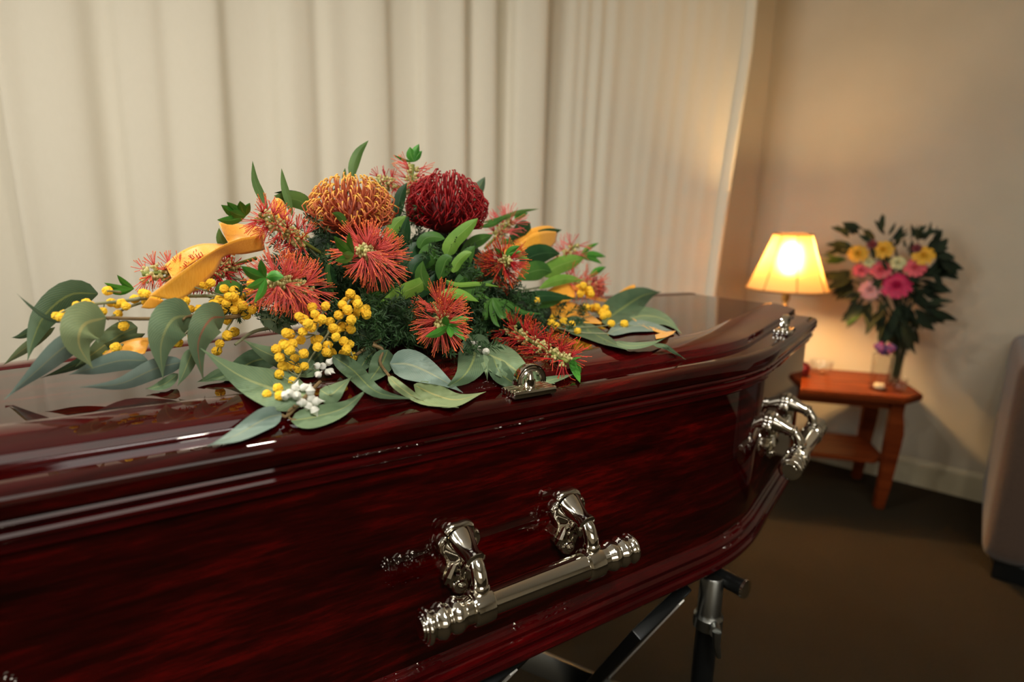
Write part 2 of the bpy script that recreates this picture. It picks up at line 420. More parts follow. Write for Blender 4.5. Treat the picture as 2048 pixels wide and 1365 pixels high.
sweep_ring('base_moulding', [(-.018, 0), (-.004, 0), (.0, .002), (.002, .006), (.002, .014), (-.0005, .0175), (-.004, .0185), (-.0035, .0215), (-.001, .025), (-.002, .030), (-.006, .0325), (-.008, .0335), (-.0068, .0365), (-.0058, .041), (-.0085, .0455), (-.0125, .048), (-.0135, .051), (-.0165, .053)], 'coffin_trim', coffin)
h = HC
sweep_ring('top_moulding', [(-.018, h - .0615), (-.014, h - .060), (-.0105, h - .0565), (-.0105, h - .052), (-.0095, h - .0485), (-.0055, h - .0455), (-.0045, h - .0415), (-.0055, h - .0385), (-.0085, h - .0370), (-.0085, h - .0352), (-.0045, h - .0335), (-.0030, h - .0305), (-.0040, h - .0275), (-.0060, h - .0262), (-.018, h - .0258)], 'coffin_trim', coffin)
lid = sweep_ring('lid', [(-.02, h - .0262), (-.004, h - .0262), (-.001, h - .0245), (.0, h - .022), (.0, h - .0105), (-.0012, h - .0065), (-.0045, h - .0030), (-.0095, h - .0010), (-.0150, h)], 'coffin', coffin, True, True)
RP = [(.047, .0), (.0495, .0018), (.0505, .0040), (.0505, .0100), (.0512, .0116), (.0535, .0126), (.066, .0152), (.080, .0176), (.092, .0190), (.103, .0196), (.112, .0192), (.118, .0178), (.121, .0164)]
def strip_pt(i, d):
    p, n = HO[i]; K = len(HO)
    if i in (0, K - 1): return p + np.array([0, 1.0]) * (d / -n[1]) + np.array([.003 if i == 0 else -.004, 0])
    return p - n * d
def raised_strip(side):
    vs, fs = [], []; K = len(HO); prof = RP + [(.121, .0)]; Mn = len(prof)
    for i in range(K):
        for d, z in prof:
            q = strip_pt(i, d); vs.append((q[0], q[1] * (1 if side < 0 else -1), h + z - .0003))
    for i in range(K - 1):
        for j in range(Mn - 1):
            A = i * Mn + j; f_ = (A, A + 1, A + 1 + Mn, A + Mn); fs.append(f_ if side < 0 else f_[::-1])
    e1 = tuple(range(Mn)); e2 = tuple((K - 1) * Mn + j for j in range(Mn))[::-1]
    fs += [e1, e2] if side > 0 else [e1[::-1], e2[::-1]]
    return mesh_obj('raised_moulding', vs, fs, MT['coffin_trim'], lid, True, 0.6, label='convex dark red moulding')
for s_ in (-1, 1): raised_strip(s_)
K_ = len(HO); near_ = [strip_pt(i, .1205) for i in range(K_)]; loop_ = near_ + [np.array([q[0], -q[1]]) for q in near_[::-1]]
vs_ = [(q[0], q[1], h + .0165) for q in loop_] + [(q[0], q[1], h - .0005) for q in loop_]; n_ = len(loop_)
mesh_obj('raised_panel', vs_, [tuple(range(n_)), tuple(range(n_, 2 * n_))[::-1]] + [(i, i + n_, (i + 1) % n_ + n_, (i + 1) % n_) for i in range(n_)], MT['coffin'], lid, smooth=False)

def side_frame(u, seg, out=-.016, side=-1):
    """origin and axes (local coffin frame) on the near side panel: u metres from the shoulder"""
    Fp = np.array([-LS - LF, -WF]); Sp = np.array([-LS, -WS]); Hp = np.array([0.0, -WH])
    d = (Sp - Fp) if seg == 'side' else (Hp - Sp); d = d / np.linalg.norm(d); n = np.array([d[1], -d[0]])
    o = Sp + d * u + n * out
    return o, d, n

def make_handle(u, seg, z=0.1495, spread=.164, length=.295, k=.867, mirror=False):
    hd = empty('handle', (0, 0, 0), 0, coffin); hd['label'] = 'silver bar handle on two scalloped plates'
    o, d, n = side_frame(u, seg)
    if mirror: o = np.array([o[0], -o[1]]); d = np.array([d[0], -d[1]]); n = np.array([n[0], -n[1]])
    def P(a, b, c): q = o + d * a + n * b; return np.array([q[0], q[1], z + c])
    for sx in (-spread / 2, spread / 2):
        # scalloped backplate: domed, outline with lobes
        outl = [(0, .086), (.012, .0865), (.022, .080), (.0235, .073), (.031, .066), (.033, .054), (.026, .043), (.0225, .032), (.027, .020), (.028, .010), (.020, .001), (.016, -.008), (.008, -.014), (0, -.016)]
        outl = outl + [(-x, y) for x, y in outl[-2:0:-1]]; outl = [tuple(q) for q in catmull([np.array(q_) for q_ in outl + outl[:1]], 3 * len(outl) + 1)][:-1]
        vs, fs = [], []; N = len(outl); C = np.array([0, .042])
        for sc_, dp in ((1.0, .0), (1.0, .005), (.93, .0085), (.80, .0075), (.68, .0085), (.5, .014), (.25, .017)):
            for x, y in outl:
                q = C + (np.array([x, y]) - C) * sc_
                vs.append(P(sx + q[0] * k, dp, q[1] * k))
        for i in range(6):
            for j in range(N): A = i * N + j; B = i * N + (j + 1) % N; fs.append((A, B, B + N, A + N))
        fs.append(tuple(6 * N + j for j in range(N))); fs.append(tuple(range(N))[::-1])
        bp = mesh_obj('backplate', vs, fs, MT['nickel'], hd, True, 1.2)
        g = G(); g.lathe(P(sx, .006, -.006), np.array([*n, 0]), [(.0115, 0), (.0115, .003), (.009, .006), (.0055, .0065), (.0055, .009), (.0035, .011), (.0005, .0115)], 16)
        for a in (0.35, 2.0, 2.8, 3.48, 4.3, 5.9): pass
        # shell ridges at the foot of the plate
        for ax in (-.020, -.007, .007, .020):
            g.tube([P(sx + ax * .4, .012, .030), P(sx + ax * .9, .0135, .014), P(sx + ax, .009, .004)], [.003, .0045, .003], 6)
        g.obj('rosette', MT['nickel'], hd)
        # boss and arm
        g = G(); g.lathe(P(sx, .008, .056), np.array([*n, -.30]), [(.0175, 0), (.0165, .004), (.0145, .010), (.0120, .020), (.0108, .028), (.0108, .0335), (.0128, .035), (.0128, .039), (.010, .041), (.0005, .0415)], 24)
        ptsa = [P(sx, .036, .048), P(sx, .047, .0425), P(sx, .054, .031), P(sx, .056, .020)]
        g.tube(catmull(ptsa, 9), .0092, 14)
        g.lathe(P(sx, .056, .021), (0, 0, -1), [(.0098, -.003), (.0112, .0), (.0112, .003), (.0095, .006), (.0105, .012), (.0105, .020), (.0095, .03), (.011, .038)], 16)
        g.obj('arm', MT['nickel'], hd)
        ax3 = np.array([*d, 0.0])
        g = G().lathe(P(sx - .013, .056, -.004), ax3, [(.0182, 0), (.0205, .002), (.021, .006), (.021, .020), (.0205, .024), (.0182, .026)], 28)
        g.obj('collar', MT['nickel'], hd)
    ax3 = np.array([*d, 0.0]); L = length / 2
    half = [(.0165, 0), (.0165, spread / 2 + .022), (.0185, spread / 2 + .026), (.0205, spread / 2 + .031), (.0195, spread / 2 + .037), (.0165, spread / 2 + .041), (.0185, spread / 2 + .045), (.0208, spread / 2 + .0495), (.0190, spread / 2 + .055), (.0165, spread / 2 + .059), (.0180, spread / 2 + .063), (.0205, spread / 2 + .066), (.0195, spread / 2 + .0695), (.0165, spread / 2 + .0705), (.0160, spread / 2 + .0722), (.0125, spread / 2 + .0726), (.0120, spread / 2 + .0742), (.0005, spread / 2 + .0748)]
    ex = [tuple(q) for q in catmull([np.array(q_) for q_ in half[1:-4]], 61)]; half = [half[0]] + [(r, x) for r, x in ex] + half[-4:]
    full = [(r, -x) for r, x in half[::-1][:-1]] + half[1:]
    G().lathe(P(0, .056, -.004), ax3, full, 32).obj('bar', MT['nickel'], hd)
    return hd
make_handle(-.472, 'side')
make_handle(.250, 'seg', .148, .155, .29)
make_handle(-1.13, 'side')
for u_, sg in ((-.470, 'side'), (.285, 'seg')): make_handle(u_, sg, .15, .16, mirror=True)

def thumbscrew(lx, ly, dirx, dirn):
    t = empty('thumbscrew', (0, 0, 0), 0, coffin); t['label'] = 'small silver lid screw with a half-ring top'
    d = np.array([*dirx, 0.0]); n = np.array([*dirn, 0.0]); o = np.array([lx, ly, h])
    bm = bmesh.new()
    R = Matrix(((d[0], n[0], 0), (d[1], n[1], 0), (0, 0, 1)))
    for k in (-.0115, -.0038, .0038, .0115):
        c = o + n * k; box(bm, (c[0], c[1], c[2] + .0045), (.062, .0066, .009), .0022, R)
    c = o; box(bm, (c[0], c[1], c[2] + .002), (.058, .026, .004), .001, R)
    bm_obj('base_plate', bm, MT['nickel'], t)
    g = G().lathe(o + np.array([0, 0, .006]), (0, 0, 1), [(.0075, 0), (.0075, .0115), (.0055, .0125), (.003, .024), (.0012, .0275)], 18)
    g.obj('spindle', MT['nickel'], t)
    # half ring of three ridges standing along the plate
    vs, fs = [], []; prof = [(.0135, -.0045), (.0135, .0045), (.0145, .0056), (.0158, .0045), (.0165, .0050), (.0182, .0056), (.0190, .0045), (.0197, .0050), (.0214, .0050), (.0222, .0), (.0214, -.0050), (.0197, -.0050), (.0190, -.0045), (.0182, -.0056), (.0165, -.0050), (.0158, -.0045), (.0145, -.0056)]
    M_ = len(prof); NA = 22
    for i in range(NA + 1):
        a = math.radians(-6) + math.radians(192) * i / NA
        for r, b in prof: vs.append(o + d * (math.cos(a) * r) + n * b + np.array([0, 0, .0155 + math.sin(a) * r]))
    for i in range(NA):
        for j in range(M_): A = i * M_ + j; B = i * M_ + (j + 1) % M_; fs.append((A, B, B + M_, A + M_))
    fs += [tuple(range(M_)), tuple(NA * M_ + j for j in range(M_))[::-1]]
    mesh_obj('ring_head', vs, fs, MT['nickel'], t, True, 0.6)
_o, _d, _n = side_frame(0, 'side'); thumbscrew(-.940, -.2835, _d, _n)
_o, _d, _n = side_frame(0, 'seg'); thumbscrew(-.269, -.2735, _d, _n)

# ------------------------------------------------------------------ trolley under the coffin
truck = empty('coffin_trolley', tuple(loc_to_world((-.9, 0, -ZB))), PHI)
tag(truck, 'black and chrome folding trolley with tube legs and crossed braces under the coffin', 'trolley')
TO = np.array(truck.location)
def tl(p):  # world -> trolley local
    q = np.array(p) - TO; return np.array([q @ Aax, -(q @ Nn), q[2]])
Q = onz(1415, 1250, ZB - .105)                      # the visible post
q = tl(Q); PX, PY = q[0], q[1]; zb = ZB
posts = [(PX, PY), (PX, -PY), (PX - 1.05, PY * .85), (PX - 1.05, -PY * .85)]
for (x, y) in posts:
    g = G().lathe((x, y, .075), (0, 0, 1), [(.0185, 0), (.0185, zb - .178)], 24); g.obj('post', MT['blackmetal'], truck)
    s = -1 if y < 0 else 1
    g = G().lathe((x, y, zb - .108), (0, 0, 1), [(.0195, 0), (.0245, .002), (.0245, .022), (.021, .026), (.0195, .03), (.0195, .0955), (.017, .0985)], 24)
    g.obj('collar', MT['satin'], truck)
    g = G().tube([(x - .012, y + s * .02, zb - .092), (x - .026, y + s * .030, zb - .090)], .010, 12)
    g.tube([(x - .024, y + s * .031, zb - .088), (x - .026, y + s * .034, zb - .110), (x - .020, y + s * .037, zb - .135)], [.0075, .006, .004], 8)
    g.obj('locking_lever', MT['satin'], truck)
    g = G().lathe((x, y, .0), (0, 0, 1), [(.010, .055), (.010, .08)], 12)
    g.lathe((x, y - .012, .05), (0, 1, 0), [(.02, 0), (.046, .002), (.05, .006), (.05, .018), (.046, .022), (.02, .024)], 24)
    bm_ = g.obj('caster', MT['blackmetal'], truck)
# cross tubes that carry the coffin, ends poke out past the posts
for x in (PX, PX - 1.05):
    yy = PY if x == PX else PY * .85
    g = G().lathe((x + .018, -abs(yy) - .052, zb - .0165), (0, 1, 0), [(.012, 0), (.0155, .002), (.0155, .006), (.0145, .008), (.0145, 2 * abs(yy) + .096), (.0155, 2 * abs(yy) + .098), (.0155, 2 * abs(yy) + .102), (.012, 2 * abs(yy) + .104)], 20)
    ct = g.obj('cross_tube', MT['blackmetal'], truck)
    G().lathe((x + .018, -abs(yy) - .0535, zb - .0165), (0, 1, 0), [(.011, 0), (.0162, .0015), (.0162, .006), (.0150, .007)], 20).obj('end_cap', MT['nickel'], ct)
for y in (PY * .6, -PY * .6):
    bm = bmesh.new(); box(bm, (PX - .52, y, zb - .046), (1.1, .03, .03), .004); bm_obj('top_rail', bm, MT['blackmetal'], truck)
def flat_bar(p, q, w_, t_, name, mat, trim):
    p = np.array(p); q = np.array(q); d = (q - p); L = np.linalg.norm(d); d = d / L
    yv = np.array([0, 1.0, 0]); wv = np.cross(d, yv); wv /= np.linalg.norm(wv); yv = np.cross(wv, d)
    R = Matrix((tuple(d), tuple(wv), tuple(yv))).transposed(); c = (p + q) / 2
    bm = bmesh.new(); box(bm, c, (L, w_, t_), .003, R); b = bm_obj(name, bm, mat, truck)
    if trim:
        bm = bmesh.new(); box(bm, c - yv * (t_ / 2 + .0015) + wv * trim * w_ * .26, (L, .014, .003), .001, R); bm_obj('edge_highlight', bm, MT['bright'], b, label='white strip painted as the edge highlight')  # highlight along the tube edge, put in as a white strip
    return b
Pp = np.array([*Q[:2], 0.0])
def onpost(x, y, off=0.0):
    return tl(onplane(x, y, Pp + Nn * off, Nn))
def brace(p, q, oq, w_, mat, trim):
    a_, b_ = onpost(*p, 0.0), onpost(*q, oq); d_ = b_ - a_; zt_ = min(a_[2], zb - .048)
    s_ = a_ + d_ * ((zt_ - a_[2]) / d_[2]); e_ = a_ + d_ * ((.10 - a_[2]) / d_[2])
    flat_bar(s_, e_, w_, .020, 'cross_brace', mat, trim)
brace((1352, 1192), (1192, 1365), -.22, .14, MT['blackmetal'], 1)
brace((1046, 1285), (900, 1445), -.22, .14, MT['blackmetal'], 1)
a_, b_ = onpost(1060, 1318, -.30), onpost(1190, 1372, -.22); d_ = b_ - a_
s_ = a_ + d_ * ((zb - .02 - a_[2]) / d_[2]); e_ = a_ + d_ * ((.10 - a_[2]) / d_[2])
flat_bar(s_, e_, .045, .02, 'cross_brace', MT['satin'], 0)
for y in (PY, -PY):
    bm = bmesh.new(); box(bm, (PX - .52, y * .93, .095), (1.06, .03, .025), .004); bm_obj('base_rail', bm, MT['blackmetal'], truck)

# ------------------------------------------------------------------ flower spray on the lid
spray = empty('casket_spray', tuple(loc_to_world((-.86, 0, HC + .016))))
tag(spray, 'casket spray of orange bottlebrush, pincushions, yellow wattle and gum leaves on coffin lid', 'flower arrangement')
SO = np.array(spray.location)
TANT, COST = math.tan(TT), math.cos(TT)
def lid_h(P):
    """height of the lid surface under a world point"""
    q = P - E3; lx, ly = q @ Aax, abs(q @ Nn)
    if lx > 0.0: return -1
    if lx < -LS: dn = (WS - (-LS - lx) * TANT - ly) * COST
    else: dn = (WH + (WS - WH) * (-lx / LS) - ly) * math.cos(math.atan2(WS - WH, LS))
    if dn < -0.003: return -1
    return ZT + (0.0005 if dn < .046 else .0225 if dn < .118 else .0165)
def P3(x, y, off, lift=0.003, clamp=True):
    """point seen at pixel (x, y) in the upright plane `off` metres in front of the coffin's axis, kept above the lid"""
    d = ray(x, y); t = ((E3 - CAM) @ Nn + off) / (d @ Nn)
    p = CAM + d * t
    if clamp:
        for _ in range(160):
            if p[2] >= lid_h(p) + lift: break
            t -= 0.004; p = CAM + d * t
    return p
def depth(p): return (np.array(p) - CAM) @ FW
def L(p): return np.array(p) - SO          # world -> spray local

def leaf(pts, width, offs, mat, name='eucalyptus_leaf', roll=0.0, cup=0.12, shape='gum', parent=None, n=15, lift=0.003, clampv=True):
    """pts: pixel centreline from stalk to tip; width in pixels; offs: depth offsets along it"""
    C = catmull([np.array(p, float) for p in pts], n)
    o_ = np.interp(np.linspace(0, 1, n), np.linspace(0, 1, len(offs)), offs)
    pm = P3(*C[n // 2], o_[n // 2]); sc = depth(pm) / F
    us = (-1, -.55, -.08, .08, .55, 1); vs, uv, fs = [], [], []
    for i in range(n):
        t = i / (n - 1); T = C[min(i + 1, n - 1)] - C[max(i - 1, 0)]; T = T / (np.linalg.norm(T) + 1e-9); q = np.array([-T[1], T[0]])
        if shape == 'gum': wv = (math.sin(math.pi * t ** 0.66)) ** (0.8 + .5 * t) * (1 - .18 * t) * 1.08
        elif shape == 'strap': wv = min(1, 6 * t + .25) * (1 - t ** 5)
        elif shape == 'round': wv = (max(0.0, math.sin(math.pi * (0.06 + 0.94 * t) ** 1.5))) ** 0.55
        else: wv = math.sin(math.pi * t ** 0.9) ** 0.9
        wv = max(wv, .05 if t < .5 else .012) * width / 2
        for u in us:
            px = C[i] + q * u * wv * math.cos(roll)
            off = o_[i] + math.sin(roll) * u * wv * sc - cup * abs(u) ** 1.5 * wv * sc * 2
            vs.append(L(P3(px[0], px[1], off, lift, clampv))); uv.append(((u + 1) / 2, t))
    m_ = len(us)
    for i in range(n - 1):
        for j in range(m_ - 1): A = i * m_ + j; fs.append((A, A + 1, A + 1 + m_, A + m_))
    return mesh_obj(name, vs, fs, MT[mat], parent or spray, True, None, uvs=uv)

def stem(pts, offs, r, mat='twig', name='twig', parent=None, n=12, lift=.004):
    C = catmull([np.array(p, float) for p in pts], n); o_ = np.interp(np.linspace(0, 1, n), np.linspace(0, 1, len(offs)), offs)
    return G().tube([L(P3(c[0], c[1], o, lift)) for c, o in zip(C, o_)], [r * (1 - .4 * i / n) for i in range(n)], 7).obj(name, MT[mat], parent or spray)

# --- foam block hidden in the middle and dark fern filling -------------------------------
g = G(); 
for lx, s_ in ((-.98, .06), (-.88, .075), (-.77, .07), (-.68, .045)):
    c = loc_to_world((lx, .02, HC + .016)); g.blob(L(c + np.array([0, 0, s_ * .45])), (s_ * 1.05, s_ * 1.0, s_ * .62), 14, 8)
fr_ = np.array([Aax, Nn, np.array([0, 0, 1.0])]).T
for (x, y, o_, rx, rz) in ((790, 600, -.055, .15, .085), (700, 560, -.06, .10, .08), (880, 560, -.06, .10, .085)): g.blob(L(P3(x, y, o_)), (rx, .05, rz), 16, 8, fr_)
g.obj('floral_foam', MT['foam'], spray)
g = G()
def needle(p, d, ln, wd):
    d = d / np.linalg.norm(d); a = np.cross(d, [rnd.uniform(-1, 1), rnd.uniform(-1, 1), rnd.uniform(-1, 1)]); a /= np.linalg.norm(a) + 1e-9
    b = len(g.v); q = np.cross(d, a)
    for v_ in (p - a * wd * .4, p + a * wd * .4, p + d * ln * .5 + a * wd + q * wd * .3, p + d * ln, p + d * ln * .5 - a * wd + q * wd * .3): g.v.append(L(v_)); g.c.append((1, 1, 1))
    g.f.append((b, b + 1, b + 2, b + 3, b + 4))
REG = [((760, 650), 95, 62, 90, .07, .12), ((690, 560), 90, 60, 60, -.03, .07), ((850, 560), 110, 80, 90, -.04, .08), ((980, 620), 110, 45, 120, .03, .09), ((620, 570), 70, 60, 70, -.04, .03), ((960, 590), 80, 50, 70, .02, .07), ((560, 610), 110, 40, 60, -.04, .05), ((900, 660), 130, 45, 80, .02, .1), ((760, 450), 130, 55, 60, -.07, .0), ((1090, 640), 90, 30, 40, -.04, .04), ((640, 500), 90, 60, 40, -.06, .02)]
for (cxy, rx, ry, cnt, o0, o1) in REG:
    for _ in range(cnt):
        a = rnd.uniform(0, 6.283); r = math.sqrt(rnd.random())
        x, y = cxy[0] + rx * r * math.cos(a), cxy[1] + ry * r * math.sin(a)
        p = P3(x, y, rnd.uniform(o0, o1), .012); dr = np.array([rnd.gauss(0, 1), rnd.gauss(-.5, 1), rnd.gauss(.35, .7)]); dr /= np.linalg.norm(dr)
        ln = rnd.uniform(.02, .038)
        for k in range(11):
            t = k / 10; q = p + dr * ln * t
            if q[2] < lid_h(q) + .004: break
            sd = np.cross(dr, [rnd.gauss(0, 1), rnd.gauss(0, 1), rnd.gauss(0, 1)]); sd /= np.linalg.norm(sd) + 1e-9
            for s_ in (1, -1): needle(q, sd * s_ + dr * .8, .013 * (1.1 - t * .6), .0011)
fo = g.obj('fern_foliage', MT['fern'], spray, smooth=False); fo['kind'] = 'stuff'; fo['label'] = 'dark green feathery fern filling'

# --- gum leaves -------------------------------------------------------------------------
GUM = [  # centreline stalk -> tip, width, offsets, material, roll
 ([(122, 646), (90, 634), (60, 612), (33, 587)], 15, (.03, .02), 'leaf_olive', .9),
 ([(196, 588), (140, 590), (90, 630), (66, 680), (55, 722)], 62, (-.02, .02), 'leaf_olive', .2),
 ([(212, 636), (168, 650), (158, 690), (186, 738)], 92, (.07, .09, .08), 'leaf_pale', .15),
 ([(384, 632), (345, 640), (322, 690), (326, 758)], 84, (.07, .10, .09), 'leaf_grey', .15),
 ([(450, 635), (420, 640), (396, 690), (407, 763)], 68, (.08, .11, .10), 'leaf_redrib', .15),
 ([(178, 668), (128, 695), (70, 745), (8, 800)], 50, (.06, .05, .03), 'leaf_blue', .3),
 ([(90, 650), (60, 664), (40, 673), (22, 676)], 20, (-.02, -.03), 'leaf_olive', .5),
 ([(110, 655), (60, 690), (30, 712), (4, 733)], 24, (-.01, -.03), 'leaf_pale', .5),
 ([(290, 668), (215, 700), (140, 735), (80, 757)], 34, (.02, .03), 'leaf_olive', .6),
 ([(275, 655), (240, 670), (190, 705), (150, 735)], 50, (.01, .04), 'leaf_grey', .2),
 ([(296, 722), (240, 722), (180, 738), (137, 750)], 42, (.06, .06), 'leaf_blue', .3),
 ([(366, 724), (310, 738), (240, 768), (158, 775)], 44, (.08, .08), 'leaf_blue', .4),
 ([(356, 748), (335, 765), (312, 775), (290, 778)], 24, (.07, .08), 'leaf_grey', .4),
 ([(386, 698), (378, 720), (366, 750), (355, 773)], 32, (.08, .10), 'leaf_grey', .3),
 ([(470, 740), (440, 748), (415, 758), (393, 765)], 24, (.06, .08), 'leaf_grey', .4),
 ([(560, 715), (510, 722), (460, 748), (405, 762)], 50, (.05, .08), 'leaf_olive', .3),
 ([(615, 792), (560, 782), (480, 752), (401, 697)], 84, (.13, .14, .13), 'leaf_grey', -.35),
 ([(564, 829), (530, 838), (470, 872), (413, 893)], 46, (.15, .17), 'leaf_blue', .3),
 ([(582, 842), (630, 834), (690, 815), (739, 775)], 44, (.16, .15), 'leaf_grey', .2),
 ([(640, 745), (590, 728), (530, 705), (485, 679)], 46, (.10, .09), 'leaf_grey', .2),
 ([(780, 728), (820, 730), (870, 752), (926, 786)], 62, (.14, .15), 'leaf_blue', -.2),
 ([(828, 770), (870, 790), (915, 800), (972, 784)], 44, (.15, .15), 'leaf_pale', .2),
 ([(776, 752), (800, 775), (850, 805), (918, 816)], 24, (.15, .16), 'leaf_pale', .6),
 ([(664, 712), (705, 740), (755, 785), (832, 800)], 40, (.12, .15), 'leaf_olive', .4),
 ([(776, 700), (765, 725), (748, 750), (732, 770)], 46, (.13, .13), 'leaf_olive', .2),
 ([(752, 700), (735, 715), (722, 735), (712, 750)], 34, (.11, .12), 'leaf_olive', .2),
 ([(640, 780), (660, 790), (680, 775), (706, 752)], 40, (.12, .12), 'leaf_grey', .2),
 ([(700, 670), (660, 690), (625, 725), (610, 752)], 60, (.08, .09), 'leaf_olive', .2),
 ([(690, 668), (715, 668), (735, 678), (752, 700)], 40, (.08, .09), 'leaf_olive', .2),
 ([(935, 672), (950, 705), (930, 750), (886, 780)], 70, (.11, .13), 'leaf_olive', .3),
 ([(966, 706), (1005, 722), (1050, 752), (1110, 768)], 62, (.12, .13), 'leaf_grey', -.2),
 ([(985, 712), (1000, 745), (1025, 765), (1055, 778)], 40, (.11, .12), 'leaf_olive', .2),
 ([(1040, 762), (1080, 764), (1120, 756), (1152, 748)], 20, (.12, .12), 'leaf_grey', .5),
 ([(944, 688), (962, 710), (972, 740), (975, 764)], 18, (.13, .13), 'leaf_grey', .6),
 ([(1205, 646), (1240, 620), (1285, 592), (1322, 584)], 62, (-.01, -.03), 'leaf_olive', .1),
 ([(1240, 645), (1285, 632), (1330, 640), (1364, 668)], 36, (-.03, -.03), 'leaf_grey', .2),
 ([(1215, 668), (1260, 652), (1310, 655), (1345, 662)], 28, (.0, -.01), 'leaf_blue', .4),
 ([(1130, 655), (1170, 660), (1215, 682), (1258, 702)], 32, (.04, .04), 'leaf_olive', .2),
 ([(1228, 684), (1260, 692), (1300, 688), (1332, 676)], 16, (.02, .0), 'leaf_grey', .5),
 ([(1306, 690), (1330, 694), (1350, 706), (1372, 720)], 14, (.03, .03), 'leaf_olive', .8),
 ([(1130, 640), (1160, 650), (1190, 668), (1215, 690)], 30, (.03, .03), 'leaf_olive', .2),
 ([(600, 640), (575, 632), (550, 640), (505, 612)], 40, (.03, .02), 'leaf_olive', .2),
 ([(520, 640), (545, 640), (575, 662), (598, 668)], 40, (.03, .05), 'leaf_grey', .2),
]
for pts, wd, of, mt, rl in GUM: leaf(pts, wd, of, mt, roll=rl)

